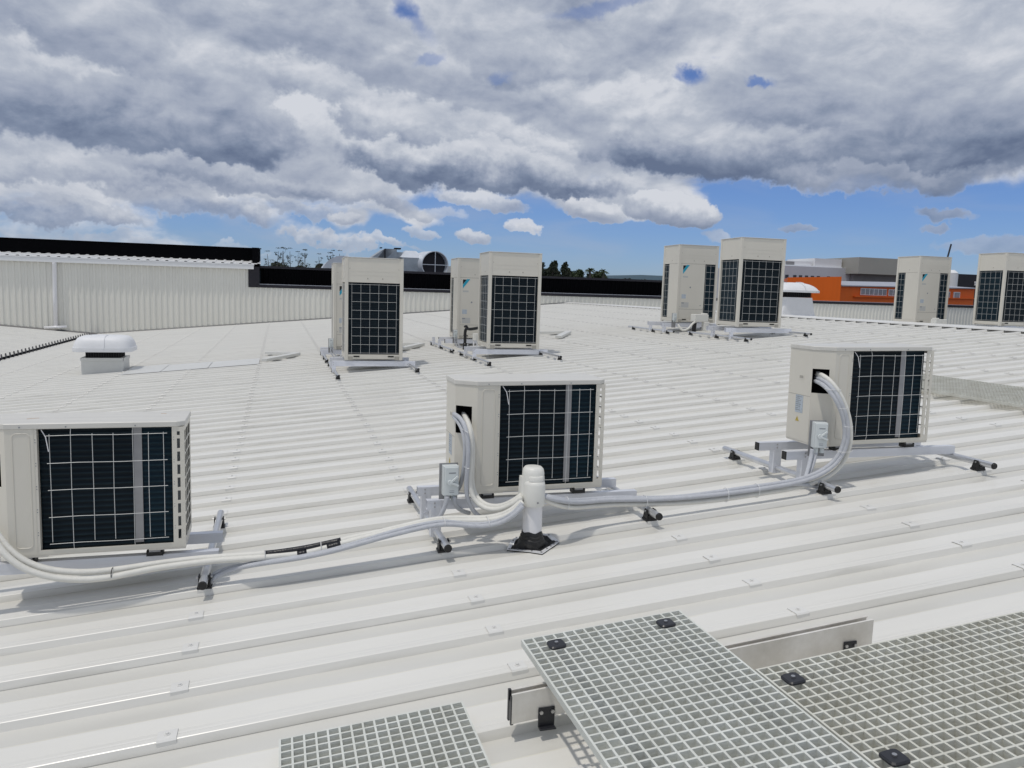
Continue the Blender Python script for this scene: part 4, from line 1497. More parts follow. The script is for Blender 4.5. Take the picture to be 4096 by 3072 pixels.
# ------------------------------------------------------------------ pipes and conduits
PATHS = {}
PATHS['MID_GREY_A'] = [(0.943, 4.241, 0.761), (0.953, 4.114, 0.762), (0.970, 4.051, 0.724), (0.983, 4.030, 0.624), (0.984, 4.041, 0.509), (0.975, 4.062, 0.421), (0.981, 4.072, 0.342), (1.004, 4.072, 0.273), (1.042, 4.083, 0.218), (1.078, 4.070, 0.200)]
PATHS['MID_GREY_B'] = [(0.943, 4.241, 0.746), (0.951, 4.136, 0.729), (0.964, 4.083, 0.689), (0.972, 4.062, 0.625), (0.973, 4.072, 0.541), (0.970, 4.093, 0.460), (0.967, 4.125, 0.388), (0.957, 4.157, 0.337), (0.938, 4.178, 0.317)]
PATHS['MID_WHITE_A'] = [(1.000, 4.252, 0.759), (0.996, 4.136, 0.739), (0.999, 4.072, 0.690), (1.009, 4.072, 0.600), (1.004, 4.072, 0.502), (0.999, 4.072, 0.418), (1.004, 4.062, 0.352), (1.033, 4.051, 0.296), (1.074, 4.000, 0.267), (1.134, 3.941, 0.272), (1.191, 3.879, 0.324), (1.234, 3.852, 0.369)]
PATHS['MID_WHITE_B'] = [(1.014, 4.262, 0.749), (1.010, 4.157, 0.720), (1.015, 4.104, 0.669), (1.023, 4.099, 0.593), (1.021, 4.099, 0.495), (1.016, 4.099, 0.411), (1.027, 4.093, 0.343), (1.049, 4.057, 0.305), (1.093, 4.014, 0.280), (1.146, 3.955, 0.287), (1.197, 3.903, 0.332), (1.239, 3.871, 0.376)]
PATHS['ISO_MID_A'] = [(0.880, 4.083, 0.330), (0.879, 4.083, 0.296), (0.864, 4.093, 0.251), (0.839, 4.114, 0.192)]
PATHS['ISO_MID_B'] = [(0.921, 4.093, 0.324), (0.923, 4.093, 0.291), (0.941, 4.114, 0.253), (0.985, 4.167, 0.216), (1.050, 4.273, 0.174)]
PATHS['L_WHITE_A'] = [(1.237, 3.851, 0.352), (1.195, 3.844, 0.311), (1.140, 3.882, 0.263), (1.063, 3.955, 0.232), (0.969, 3.969, 0.236), (0.868, 3.969, 0.245), (0.753, 3.959, 0.240), (0.644, 3.948, 0.224), (0.496, 3.948, 0.190), (0.335, 3.948, 0.172), (0.287, 3.948, 0.158), (0.125, 3.948, 0.128), (-0.028, 3.948, 0.119), (-0.099, 3.948, 0.115), (-0.228, 3.959, 0.114), (-0.326, 3.990, 0.102), (-0.450, 3.990, 0.100), (-0.602, 3.980, 0.092), (-0.722, 3.969, 0.080), (-0.837, 3.959, 0.076), (-0.951, 3.959, 0.084), (-1.063, 3.959, 0.109), (-1.147, 3.969, 0.157), (-1.216, 3.990, 0.219), (-1.274, 4.032, 0.307)]
PATHS['L_WHITE_B'] = [(1.236, 3.832, 0.346), (1.195, 3.814, 0.305), (1.134, 3.859, 0.255), (1.056, 3.928, 0.225), (0.962, 3.938, 0.229), (0.862, 3.938, 0.237), (0.748, 3.932, 0.233), (0.640, 3.927, 0.217), (0.333, 3.927, 0.160), (0.286, 3.927, 0.149), (0.202, 3.927, 0.127), (0.124, 3.927, 0.115), (0.074, 3.927, 0.108), (-0.078, 3.927, 0.104), (-0.227, 3.938, 0.102), (-0.323, 3.964, 0.097), (-0.416, 3.953, 0.086), (-0.595, 3.938, 0.090), (-0.681, 3.932, 0.066), (-0.774, 3.927, 0.056), (-0.888, 3.927, 0.051), (-1.001, 3.927, 0.070), (-1.098, 3.927, 0.107), (-1.171, 3.938, 0.157), (-1.233, 3.959, 0.225), (-1.280, 4.001, 0.303)]
PATHS['L_GREY_A'] = [(1.229, 3.823, 0.345), (1.186, 3.813, 0.298), (1.127, 3.859, 0.248), (1.053, 3.914, 0.211), (0.966, 3.922, 0.213), (0.892, 3.927, 0.232), (0.835, 3.932, 0.240), (0.748, 3.927, 0.235), (0.638, 3.917, 0.217), (0.533, 3.917, 0.200), (0.332, 3.911, 0.143), (0.227, 3.911, 0.119), (0.072, 3.911, 0.097), (-0.078, 3.917, 0.084), (-0.196, 3.938, 0.074), (-0.284, 4.053, 0.006), (-0.310, 3.960, 0.035), (-0.355, 4.020, -0.035)]
PATHS['L_GREY_B'] = [(1.227, 3.804, 0.336), (1.182, 3.796, 0.289), (1.122, 3.840, 0.232), (1.047, 3.890, 0.207), (0.960, 3.896, 0.213), (0.873, 3.901, 0.230), (0.801, 3.906, 0.232), (0.707, 3.901, 0.219), (0.601, 3.896, 0.198), (0.531, 3.896, 0.190), (0.330, 3.890, 0.141), (0.226, 3.890, 0.120), (0.072, 3.890, 0.098), (-0.078, 3.896, 0.086), (-0.228, 3.927, 0.069), (-0.284, 4.032, -0.010), (-0.310, 3.930, 0.020), (-0.355, 3.990, -0.045)]
PATHS['R_WHITE_A'] = [(1.355, 3.850, 0.357), (1.387, 3.828, 0.340), (1.477, 3.859, 0.297), (1.581, 3.922, 0.274), (1.685, 3.976, 0.265), (1.853, 3.980, 0.266), (2.023, 3.980, 0.259), (2.199, 3.980, 0.242), (2.463, 3.980, 0.258), (2.654, 3.980, 0.266), (2.848, 3.980, 0.292), (3.056, 3.990, 0.301), (3.228, 4.030, 0.320), (3.359, 4.041, 0.366), (3.429, 4.030, 0.438), (3.445, 4.009, 0.551), (3.432, 3.998, 0.661), (3.406, 4.009, 0.767), (3.368, 4.030, 0.862), (3.322, 4.062, 0.947), (3.312, 4.146, 0.986), (3.341, 4.252, 0.988)]
PATHS['R_WHITE_B'] = [(1.362, 3.871, 0.359), (1.399, 3.863, 0.344), (1.488, 3.887, 0.303), (1.593, 3.951, 0.280), (1.736, 4.001, 0.275), (2.034, 4.001, 0.263), (2.210, 4.001, 0.249), (2.475, 4.001, 0.269), (2.667, 4.001, 0.277), (2.862, 4.001, 0.298), (3.070, 4.011, 0.309), (3.243, 4.051, 0.337), (3.363, 4.062, 0.383), (3.429, 4.051, 0.452), (3.447, 4.030, 0.556), (3.436, 4.020, 0.658), (3.408, 4.030, 0.763), (3.369, 4.051, 0.859), (3.323, 4.083, 0.945), (3.318, 4.167, 0.979), (3.344, 4.262, 0.978)]
PATHS['R_GREY_A'] = [(1.351, 3.840, 0.375), (1.387, 3.808, 0.363), (1.466, 3.831, 0.340), (1.569, 3.893, 0.310), (1.654, 3.943, 0.299), (1.759, 3.959, 0.302), (1.927, 3.959, 0.296), (2.099, 3.959, 0.278), (2.449, 3.959, 0.294), (2.638, 3.959, 0.307), (2.831, 3.959, 0.323), (3.028, 3.959, 0.341), (3.145, 3.980, 0.358), (3.268, 4.009, 0.388), (3.348, 4.009, 0.437), (3.395, 3.998, 0.510), (3.407, 3.988, 0.610), (3.395, 3.988, 0.700), (3.363, 3.998, 0.796), (3.314, 4.020, 0.891), (3.294, 4.093, 0.961), (3.330, 4.241, 0.961)]
PATHS['R_GREY_B'] = [(1.358, 3.860, 0.373), (1.394, 3.831, 0.366), (1.475, 3.858, 0.341), (1.580, 3.921, 0.312), (1.682, 3.975, 0.306), (1.851, 3.980, 0.307), (2.022, 3.980, 0.293), (2.197, 3.980, 0.279), (2.460, 3.980, 0.305), (2.650, 3.980, 0.322), (2.844, 3.980, 0.335), (3.003, 3.980, 0.351), (3.131, 3.990, 0.367), (3.255, 4.020, 0.398), (3.334, 4.020, 0.449), (3.377, 4.009, 0.517), (3.392, 3.998, 0.608), (3.380, 3.998, 0.698), (3.348, 4.009, 0.795), (3.297, 4.030, 0.880), (3.264, 4.093, 0.944), (3.321, 4.241, 0.939)]
PATHS['R_GREY_C'] = [(2.993, 3.964, 0.339), (3.095, 3.980, 0.331), (3.209, 4.030, 0.298), (3.325, 4.093, 0.259)]
PATHS['ISO_R_A'] = [(3.217, 4.083, 0.525), (3.217, 4.083, 0.493), (3.190, 4.062, 0.440), (3.152, 4.030, 0.385), (3.109, 3.998, 0.341)]
PATHS['ISO_R_B'] = [(3.266, 4.104, 0.519), (3.257, 4.093, 0.490), (3.224, 4.072, 0.436), (3.192, 4.051, 0.379), (3.141, 4.020, 0.339)]
R_W, R_G = 0.0143, 0.0122


def clearance(P, lift=0.0):
    """keep a hose above the ribs"""
    out = []
    for p in P:
        z = max(p[2], zr(p[0]) - 0.022)
        out.append((p[0], p[1], z + lift))
    return out


def hose(name, label, key, r, m, cat, group=None, it=1, smoothn=5):
    pts = relax(catmull(relax(clearance(PATHS[key]), it), smoothn), 2)
    b = MB()
    b.tube(pts, r, 12)
    o = b.build(name, m, smooth=True)
    return tag(o, label, cat, group), pts


GP, GC = 'white insulated refrigerant pipes', 'grey corrugated cable conduits'
hose('insulated_pipe', 'outer white insulated pipe dropping from the middle low unit to the capped pipe', 'MID_WHITE_A', R_W, 'insul', 'pipe', GP)
hose('insulated_pipe', 'inner white insulated pipe dropping along the middle low unit', 'MID_WHITE_B', R_W, 'insul', 'pipe', GP)
hose('conduit', 'outer grey conduit hanging from the opening of the middle low unit to the roof', 'MID_GREY_A', R_G, 'conduit', 'conduit', GC)
hose('conduit', 'inner grey conduit running down behind the middle switch box', 'MID_GREY_B', R_G, 'conduit', 'conduit', GC)
hose('conduit', 'short grey conduit curling left below the middle switch box', 'ISO_MID_A', R_G, 'conduit', 'conduit', GC)
hose('conduit', 'short grey conduit curling right below the middle switch box', 'ISO_MID_B', R_G, 'conduit', 'conduit', GC)
oA, pA = hose('insulated_pipe', 'upper white insulated pipe with a long black taped stretch, left unit to capped pipe', 'L_WHITE_A', R_W + .001, 'insul', 'pipe', GP)
oB, pB = hose('insulated_pipe', 'lower white insulated pipe with short black taped gaps, left unit to capped pipe', 'L_WHITE_B', R_W + .001, 'insul', 'pipe', GP)
hose('conduit', 'upper grey conduit below the white pipes left of the capped pipe', 'L_GREY_A', R_G, 'conduit', 'conduit', GC)
hose('conduit', 'lowest grey conduit of the bundle left of the capped pipe', 'L_GREY_B', R_G, 'conduit', 'conduit', GC)
hose('insulated_pipe', 'outermost white pipe of the loop at the rightmost low unit', 'R_WHITE_A', R_W, 'insul', 'pipe', GP)
hose('insulated_pipe', 'second white pipe of the loop at the rightmost low unit', 'R_WHITE_B', R_W, 'insul', 'pipe', GP)
hose('conduit', 'lower grey conduit of the loop at the rightmost low unit', 'R_GREY_A', R_G + .001, 'conduit', 'conduit', GC)
hose('conduit', 'upper grey conduit of the loop at the rightmost low unit', 'R_GREY_B', R_G + .001, 'conduit', 'conduit', GC)
hose('conduit', 'grey conduit end tucked behind the black foot of the rightmost frame', 'R_GREY_C', R_G, 'conduit', 'conduit', GC)
hose('conduit', 'left short grey conduit below the right switch box', 'ISO_R_A', R_G, 'conduit', 'conduit', GC)
hose('conduit', 'right short grey conduit below the right switch box', 'ISO_R_B', R_G, 'conduit', 'conduit', GC)


def taped(parent, pts, x0, x1, r):
    seg = [p for p in pts if x0 <= p.x <= x1]
    if len(seg) > 1:
        b = MB()
        b.tube(seg, r, 12)
        b.build('black_tape', 'tape', parent, smooth=True)


taped(oA, pA, -0.089, 0.306, R_W + .0018)
taped(oB, pB, 0.068, 0.131, R_W + .0018)
taped(oB, pB, 0.226, 0.300, R_W + .0018)


def cable_tie(label, x, keys, col='tie', r=0.002):
    """a thin band drawn round the hoses where they pass x (on the flat runs)"""
    c = []
    for k_ in keys:
        P = relax(catmull(relax(clearance(PATHS[k_]), 1), 5), 2)
        p = min(P, key=lambda q: abs(q.x - x))
        c.append(p)
    cen = sum(c, Vector()) / len(c)
    # ellipse that holds all the circles
    ry = max(abs(p.y - cen.y) for p in c) + 0.0155
    rz_ = max(abs(p.z - cen.z) for p in c) + 0.0155
    pts = [Vector((x, cen.y + ry * math.cos(a), cen.z + rz_ * math.sin(a))) for a in [2 * math.pi * i / 24 for i in range(25)]]
    b = MB()
    b.tube(pts, r, 6, caps=False)
    o = b.build('cable_tie', col, smooth=True)
    tag(o, label, 'cable tie', 'cable ties round the pipe bundles')


LK = ('L_WHITE_A', 'L_WHITE_B', 'L_GREY_A', 'L_GREY_B')
RK = ('R_WHITE_A', 'R_WHITE_B', 'R_GREY_A', 'R_GREY_B')
cable_tie('black tie round the two white pipes under the leftmost low unit', -0.76, LK[:2], 'tape')
cable_tie('white tie on the taped pipe stretch, left one', -0.07, LK[:2])
cable_tie('white tie on the taped pipe stretch, right one', 0.20, LK[:2])
cable_tie('white tie over the black capped tube end left of the middle unit', 0.83, LK)
cable_tie('white tie on the sagging bundle just left of the capped pipe', 1.06, LK)
cable_tie('white tie on the bundle just right of the capped pipe', 1.50, RK)
cable_tie('white tie above the right tube end of the middle frame', 2.02, RK)
cable_tie('white tie halfway between the middle and right frames', 2.55, RK)
cable_tie('white tie left of the right frame where the loop begins', 2.76, RK)
for zz, w_, lb in ((0.905, 'R', 'upper'), (0.80, 'R', 'second'), (0.68, 'R', 'third'), (0.52, 'R', 'lowest'), (0.70, 'M', 'upper'), (0.50, 'M', 'lower')):
    ks = RK if w_ == 'R' else ('MID_GREY_A', 'MID_GREY_B')
    c = []
    for k_ in ks:
        P = relax(catmull(relax(clearance(PATHS[k_]), 1), 5), 2)
        P = [q for q in P if q.x > 2.95] if w_ == 'R' else P
        c.append(min(P, key=lambda q: abs(q.z - zz)))
    cen = sum(c, Vector()) / len(c)
    d = (max(c, key=lambda q: q.x) - min(c, key=lambda q: q.x))
    d.z *= 0.6
    d = d.normalized() if d.length > 0.001 else Vector((1, 0, 0))
    ext = max(abs((p - cen).dot(d)) for p in c) + 0.0155
    ey = max(abs(p.y - cen.y) for p in c) + 0.016
    pts = [cen + d * ext * math.cos(a) + Vector((0, 1, 0)) * ey * math.sin(a) for a in [2 * math.pi * i / 24 for i in range(25)]]
    b = MB()
    b.tube(pts, 0.0018, 6, caps=False)
    tag(b.build('cable_tie', 'tie', smooth=True), ('%s white tie round the loop at the rightmost low unit' if w_ == 'R' else '%s white tie on the conduits hanging from the middle low unit') % lb,
        'cable tie', 'cable ties round the pipe bundles')

# ------------------------------------------------------------------ the capped roof penetration
cxp, cyp = 1.305, 3.875
cow = thing('capped_pipe', 'white pipe with a cream two-part cap standing in a black rubber boot', 'roof pipe', (cxp, cyp, zr(cxp)))
z0 = 0.0
b = MB()
b.cyl((0, 0, 0.0), (0, 0, 0.26), 0.0525, 32)
smooth_angle(b.build('pipe', 'pvc', cow))
b = MB()


def ell(z, rx, ry, yo=0.0, n=28):
    return [(rx * math.cos(2 * math.pi * i / n), yo + ry * math.sin(2 * math.pi * i / n), z) for i in range(n)]


b.rings([ell(0.245, 0.061, 0.064, 0.01), ell(0.32, 0.061, 0.064, 0.01), ell(0.382, 0.059, 0.061, 0.01), ell(0.403, 0.055, 0.057, 0.012), ell(0.414, 0.045, 0.047, 0.014), ell(0.417, 0.030, 0.030, 0.014)])
smooth_angle(b.build('cap_back', 'pvc_cream', cow), 50)
b = MB()
ft = [(x, min(y, -0.0), z) for x, y, z in ell(0, 1, 1)]


def half(z, rx, ry, yo, n=20):
    p = [(rx * math.cos(R(180 + 180 * i / n)), yo + ry * math.sin(R(180 + 180 * i / n)), z) for i in range(n + 1)]
    return p + [(rx, 0.03, z), (-rx, 0.03, z)]


b.rings([half(0.212, 0.058, 0.062, -0.014), half(0.23, 0.060, 0.066, -0.014), half(0.325, 0.0575, 0.064, -0.014), half(0.340, 0.053, 0.059, -0.014), half(0.346, 0.046, 0.052, -0.012)])
smooth_angle(b.build('cap_front', 'pvc_cream', cow), 50)
b = MB()
b.rings([ell(0.346, 0.040, 0.026, -0.040, 24), ell(0.366, 0.040, 0.026, -0.040, 24), ell(0.372, 0.036, 0.023, -0.039, 24)])
b.rings([half(0.238, 0.070, 0.05, 0.01)[:21] + [(0.070, 0.05, 0.238), (-0.070, 0.05, 0.238)], half(0.360, 0.065, 0.03, 0.015)[:21] + [(0.065, 0.05, 0.360), (-0.065, 0.05, 0.360)]])
smooth_angle(b.build('cap_knob', 'pvc_cream', cow), 50)
b = MB()
b.cyl((0.0, -0.0790, 0.238), (0.0, -0.0830, 0.238), 0.0055, 10)
b.build('screw', 'strap_bar', cow)
# boot: a ribbed rubber cone over a square skirt laid corner-first on the rib
b = MB()
n = 32


def sq(i, s):
    a = 2 * math.pi * i / n
    c, s_ = math.cos(a), math.sin(a)
    k = abs(c) + abs(s_)
    k = (k ** 0.75)
    return (s * c / k, s * s_ / k)


def rooth(y, x):
    """height of the sheet below, relative to the thing"""
    yy = (y + cyp - RIB0) / PITCH
    dd = abs(yy - round(yy)) * PITCH
    top = -0.010
    pan = -0.042 + 0.012 * min(1, max(0, (dd - 0.04) / 0.115))
    t_ = min(1, max(0, (dd - 0.030) / 0.035))
    return top + (pan - top) * t_ + TS * x


rings = []
rings.append([(sq(i, 0.150)[0] + 0.02, sq(i, 0.150)[1] + 0.028, rooth(sq(i, 0.150)[1] + 0.028, sq(i, 0.150)[0]) + 0.001) for i in range(n)])
rings.append([(sq(i, 0.150)[0] + 0.02, sq(i, 0.150)[1] + 0.028, rooth(sq(i, 0.150)[1] + 0.028, sq(i, 0.150)[0]) + 0.006) for i in range(n)])
rings.append([(sq(i, 0.116)[0] + 0.016, sq(i, 0.116)[1] + 0.027, rooth(sq(i, 0.116)[1] + 0.027, sq(i, 0.116)[0]) + 0.0068) for i in range(n)])
rings.append([(sq(i, 0.098)[0] + 0.008, sq(i, 0.098)[1] + 0.020, rooth(sq(i, 0.098)[1] + 0.020, sq(i, 0.098)[0]) * 0.9 + 0.008) for i in range(n)])
for z_, r_ in ((0.004, 0.072), (0.022, 0.069), (0.027, 0.064), (0.040, 0.063), (0.045, 0.058), (0.056, 0.057), (0.060, 0.055), (0.066, 0.0540)):
    rings.append([(r_ * math.cos(2 * math.pi * i / n), r_ * math.sin(2 * math.pi * i / n), z_ + 0.004 * math.sin(5 * 2 * math.pi * i / n)) for i in range(n)])
b.rings(rings, cap1=False)
smooth_angle(b.build('rubber_boot', 'rubber', cow), 35)
b = MB()
e0 = []
for i in range(n + 1):
    o_ = []
    for s_ in (0.151, 0.122):
        x, y = sq(i % n, s_)
        x += 0.02
        y += 0.028
        o_.append((x, y, rooth(y, x - 0.02) + 0.0075))
    e0.append(o_)
for i in range(n):
    p, q = e0[i], e0[i + 1]
    up = [(a, c, z + 0.0030) for (a, c, z) in (p[0], p[1], q[1], q[0])]
    b.hexa([p[0], q[0], q[1], p[1], up[0], up[3], up[2], up[1]])
fl = b.build('flange_strip', 'flange', cow)
b = MB()
for i in range(0, n, 2):
    p = e0[i]
    m_ = (Vector(p[0]) + Vector(p[1])) / 2
    b.cyl(m_ + Vector((0, 0, 0.0026)), m_ + Vector((0, 0, 0.0065)), 0.0055, 8)
b.build('screws', 'strap_bar', fl)

# ------------------------------------------------------------------ roof vents


def sup(rx, ry, z, n=40, e=0.42):
    r = []
    for i in range(n):
        a = 2 * math.pi * i / n
        c, s_ = math.cos(a), math.sin(a)
        r.append((rx * math.copysign(abs(c) ** e, c), ry * math.copysign(abs(s_) ** e, s_), z))
    return r


def vent(label, x, y, z, w, d, kerb_h, skirt, dome_w, dome_d, dome_h, neck_w, neck_h, e=0.42):
    t = thing('roof_vent', label, 'roof vent', (x, y, z), group='white domed roof vents')
    b = MB()
    if skirt:
        b.rings([sup(w / 2, d / 2, 0.0, e=.15), sup(w / 2, d / 2, 0.14, e=.15), sup(w / 2 * 0.90, d / 2 * 0.90, 0.17, e=.15), sup(neck_w / 2 * 1.08, neck_w / 2 * 1.08, kerb_h, e=.25)])
    else:
        b.box(-w / 2, -d / 2, -0.08, w / 2, d / 2, kerb_h)
        b.box(-w / 2 - 0.012, -d / 2 - 0.012, kerb_h - 0.055, w / 2 + 0.012, -d / 2 - 0.0005, kerb_h + 0.004)
        b.box(w / 2 + 0.0005, -d / 2 - 0.012, kerb_h - 0.055, w / 2 + 0.012, d / 2 + 0.012, kerb_h + 0.004)
        b.box(-w / 2 - 0.012, -d / 2, kerb_h - 0.055, -w / 2 - 0.0005, d / 2 + 0.012, kerb_h + 0.004)
    b.build('kerb', 'vent' if skirt else 'vent_box', t, bevel=0.004)
    b = MB()
    nw = neck_w / 2
    b.rings([sup(nw, nw, kerb_h + 0.0045, e=.2), sup(nw, nw, kerb_h + neck_h, e=.2)])
    nk = b.build('neck', 'cavity', t)
    b = MB()
    for i in range(14):
        a = -nw + (i + 0.5) * neck_w / 14
        b.box(a - 0.004, -nw - 0.006, kerb_h + 0.005, a + 0.004, -nw - 0.001, kerb_h + neck_h)
    b.build('mesh_bars', 'rubber', nk)
    b = MB()
    zz = kerb_h + neck_h
    dw, dd = dome_w / 2, dome_d / 2
    prof_ = [(1.0, 0.0), (1.005, 0.10), (1.0, 0.27), (0.975, 0.275), (0.955, 0.45), (0.905, 0.68), (0.84, 0.85), (0.74, 0.945), (0.55, 0.99), (0.3, 1.0)]
    if skirt:
        prof_ = [(1.0, 0.0), (1.005, 0.10), (1.0, 0.22), (0.97, 0.235), (0.90, 0.45), (0.79, 0.66), (0.64, 0.83), (0.46, 0.94), (0.26, 0.99), (0.1, 1.0)]
    rg = [sup(dw * 0.97, dd * 0.97, zz + 0.01, e=e)]
    rg += [sup(dw * a, dd * a, zz + dome_h * h_, e=e + 0.10 * (1 - a)) for a, h_ in prof_]
    b.rings(rg)
    dm = smooth_angle(b.build('dome', 'vent', t), 32)
    b = MB()
    for sx in (-0.18, 0.17):
        b.rings([[(sx * dome_w + 0.045 * math.cos(a) , -0.14 * dome_d + 0.02 * math.sin(a), zz + dome_h * 0.975 + q) for a in [2 * math.pi * i / 12 for i in range(12)]] for q in (0, 0.006)])
    b.build('dimples', 'ivory_d', dm)
    b = MB()
    pts = [(0.06 * dome_w, -dd * f_, zz + dome_h * h_ + 0.004) for f_, h_ in ((0.995, 0.12), (0.975, 0.3), (0.945, 0.50), (0.89, 0.74), (0.78, 0.92), (0.55, 0.99), (0.2, 1.0))]
    b.tube(pts, 0.010, 6)
    b.build('dome_rib', 'vent', dm, smooth=True)
    return t


vent('white domed vent on a square painted kerb, left on the open roof', -3.165, 16.45, zr(-3.165) - 0.01, 0.71, 0.66, 0.275, False, 1.03, 0.95, 0.29, 0.60, 0.12)
vent('white domed vent with a sloping skirt beyond the ridge, before the orange building', 15.00, 20.6, 0.84, 1.36, 1.10, 0.70, True, 1.58, 1.25, 0.30, 0.93, 0.15, e=0.55)

# ------------------------------------------------------------------ small things at the tall units
t = thing('elbow_pipe', 'thick black insulated elbow pipe rising beside the panel-faced tall unit', 'pipe', (3.585, 15.25, zr(3.585)))
b = MB()
b.tube(relax(catmull([(0, 0, 0.02), (0, 0, 0.20), (0.0, 0, 0.33), (0.03, 0.0, 0.385), (0.13, 0.05, 0.375), (0.42, 0.16, 0.42)], 6), 2), 0.030, 14)
b.tube([(0, 0, -0.03), (0, 0, 0.10)], 0.045, 14)
b.build('insulation', 'rubber', t, smooth=True)
b = MB()
b.tube(catmull([(-0.02, -0.01, 0.42), (0.01, -0.03, 0.44), (0.035, -0.035, 0.40), (0.01, -0.035, 0.36)], 5), 0.022, 10)
b.build('tape_wrap', 'tape', t, smooth=True)
t = thing('capped_pipe', 'short white capped pipe at the foot of the second coil-faced tall unit', 'roof pipe', (3.735, 14.95, zr(3.735)))
b = MB()
b.cyl((0, 0, 0.165), (0, 0, 0.295), 0.068, 24)
b.build('cap', 'pvc_cream', t, bevel=0.008)
b = MB()
for x in (-0.045, 0.02):
    b.cyl((x, 0, -0.03), (x, 0, 0.164), 0.016, 12)
b.build('pipe', 'pvc', t)
t = thing('pipe_hood', 'white rectangular pipe hood in front of the panel-faced tall unit with cyan logo', 'pipe hood', (8.56, 14.75, zr(8.56)))
b = MB()
b.box(-0.17, -0.10, 0.21, 0.15, 0.10, 0.365)
b.box(0.045, -0.11, 0.02, 0.155, -0.0, 0.2095)
b.box(0.04, -0.09, 0.3655, 0.13, 0.05, 0.392)
b.build('hood', 'pvc_cream', t, bevel=0.012, seg=3)
b = MB()
b.cyl((-0.13, 0, -0.04), (-0.12, 0, 0.2095), 0.045, 16)
b.build('insulated_riser', 'rubber', t)
b = MB()
b.tube(relax(catmull([(-0.05, -0.06, 0.24), (-0.20, -0.08, 0.18), (-0.32, -0.10, 0.06), (-0.45, -0.08, 0.03), (-0.52, -0.02, 0.14)], 6), 2), 0.022, 10)
b.build('insulated_pipe', 'insul', t, smooth=True)
t = thing('pipe_hood', 'white pipe hood just showing over the ridge beside the far panel-faced tall unit', 'pipe hood', (15.08, 14.95, 0.835))
b = MB()
b.box(-0.17, -0.08, 0.10, 0.17, 0.08, 0.27)
b.box(-0.17, -0.08, 0.2705, -0.07, 0.05, 0.30)
b.build('hood', 'pvc_cream', t, bevel=0.012, seg=3)
b = MB()
b.cyl((0, 0, -0.03), (0, 0, 0.099), 0.045, 16)
b.build('insulated_riser', 'rubber', t)
for (px, py, pz, lb) in ((0.965, 15.17, 0.315, 'conduits of the switch box at the half hidden tall unit'), (3.44, 15.47, 0.50, 'looped conduits below the switch box left of the black elbow pipe')):
    b = MB()
    for k_ in range(2):
        b.tube(relax(catmull([(px - 0.01 + k_ * 0.04, py, pz - 0.02), (px - 0.01 + k_ * 0.045, py, pz - 0.10), (px + 0.04 + k_ * 0.06, py - 0.02, pz - 0.19), (px + 0.14 + k_ * 0.05, py - 0.02, pz - 0.20), (px + 0.20 + k_ * 0.06, py, pz - 0.14)], 5), 1), 0.013, 8)
    tag(b.build('conduit', 'conduit', smooth=True), 'grey ' + lb, 'conduit', GC)

# ------------------------------------------------------------------ the neighbouring hall: cladding wall, parapets, eaves
nb = thing('neighbouring_hall', 'long pale ribbed wall with black parapet and charcoal capping behind the roof', 'building', (0, 32.8, 0))
YW = 32.8


def clad(x0, x1, z0, z1, y, pitch=0.205, dep=0.028, ztop=None):
    pr = []
    x = x0
    while x < x1 - 0.01:
        pr += [(x, y), (x + pitch * 0.30, y), (x + pitch * 0.42, y - dep), (x + pitch * 0.72, y - dep), (x + pitch * 0.84, y)]
        x += pitch
    pr.append((x, y))
    b = MB()
    n = len(pr)
    v = [(a, c, z0) for a, c in pr] + [(a, c, z1) for a, c in pr]
    f = [(i, i + 1, n + i + 1, n + i) for i in range(n - 1)]
    b.add(v, f)
    return b


clad(-26.0, 46.0, -2.5, 1.36, 0).build('cladding', 'clad', nb)
clad(-26.0, -1.12, 1.3605, 2.06, 0).build('cladding', 'clad', nb)
b = MB()
b.box(-26.0, 0.02, -9, 46.0, 0.06, 1.35)
b.box(-26.0, 0.02, 1.351, -1.12, 0.06, 2.05)
b.build('wall', 'clad', nb)
b = MB()
b.box(-0.72, -0.05, 1.33, 46.0, 0.28, 1.450)
b.box(-1.13, -0.05, 1.33, -0.7205, 0.28, 2.14)
b.build('capping', 'charcoal', nb)
b = MB()
b.box(-0.715, -0.03, 1.4515, 46.0, 0.10, 1.472)
b.build('silver_edge', 'silver', nb)
b = MB()
x = -0.70
pr = []
while x < 18.2:
    pr += [(x, 0.42), (x + 0.12, 0.42), (x + 0.14, 0.39), (x + 0.18, 0.39)]
    x += 0.20
n = len(pr)
b.add([(a, c, 1.30) for a, c in pr] + [(a, c, 2.10) for a, c in pr], [(i, i + 1, n + i + 1, n + i) for i in range(n - 1)])
b.build('parapet', 'black', nb)
b = MB()
b.box(-0.71, 0.34, 2.1005, 18.25, 0.60, 2.195)
b.build('parapet_capping', 'charcoal', nb)
b = MB()
b.box(-27, 1.30, 2.0, -0.70, 1.60, 2.90)
b.box(-0.99, 0.29, 1.20, -0.7205, 1.299, 2.90)
b.build('upper_parapet', 'black', nb)
b = MB()
b.box(-27, 1.24, 2.9005, -0.66, 1.66, 2.925)
b.build('parapet_capping', 'black', nb)
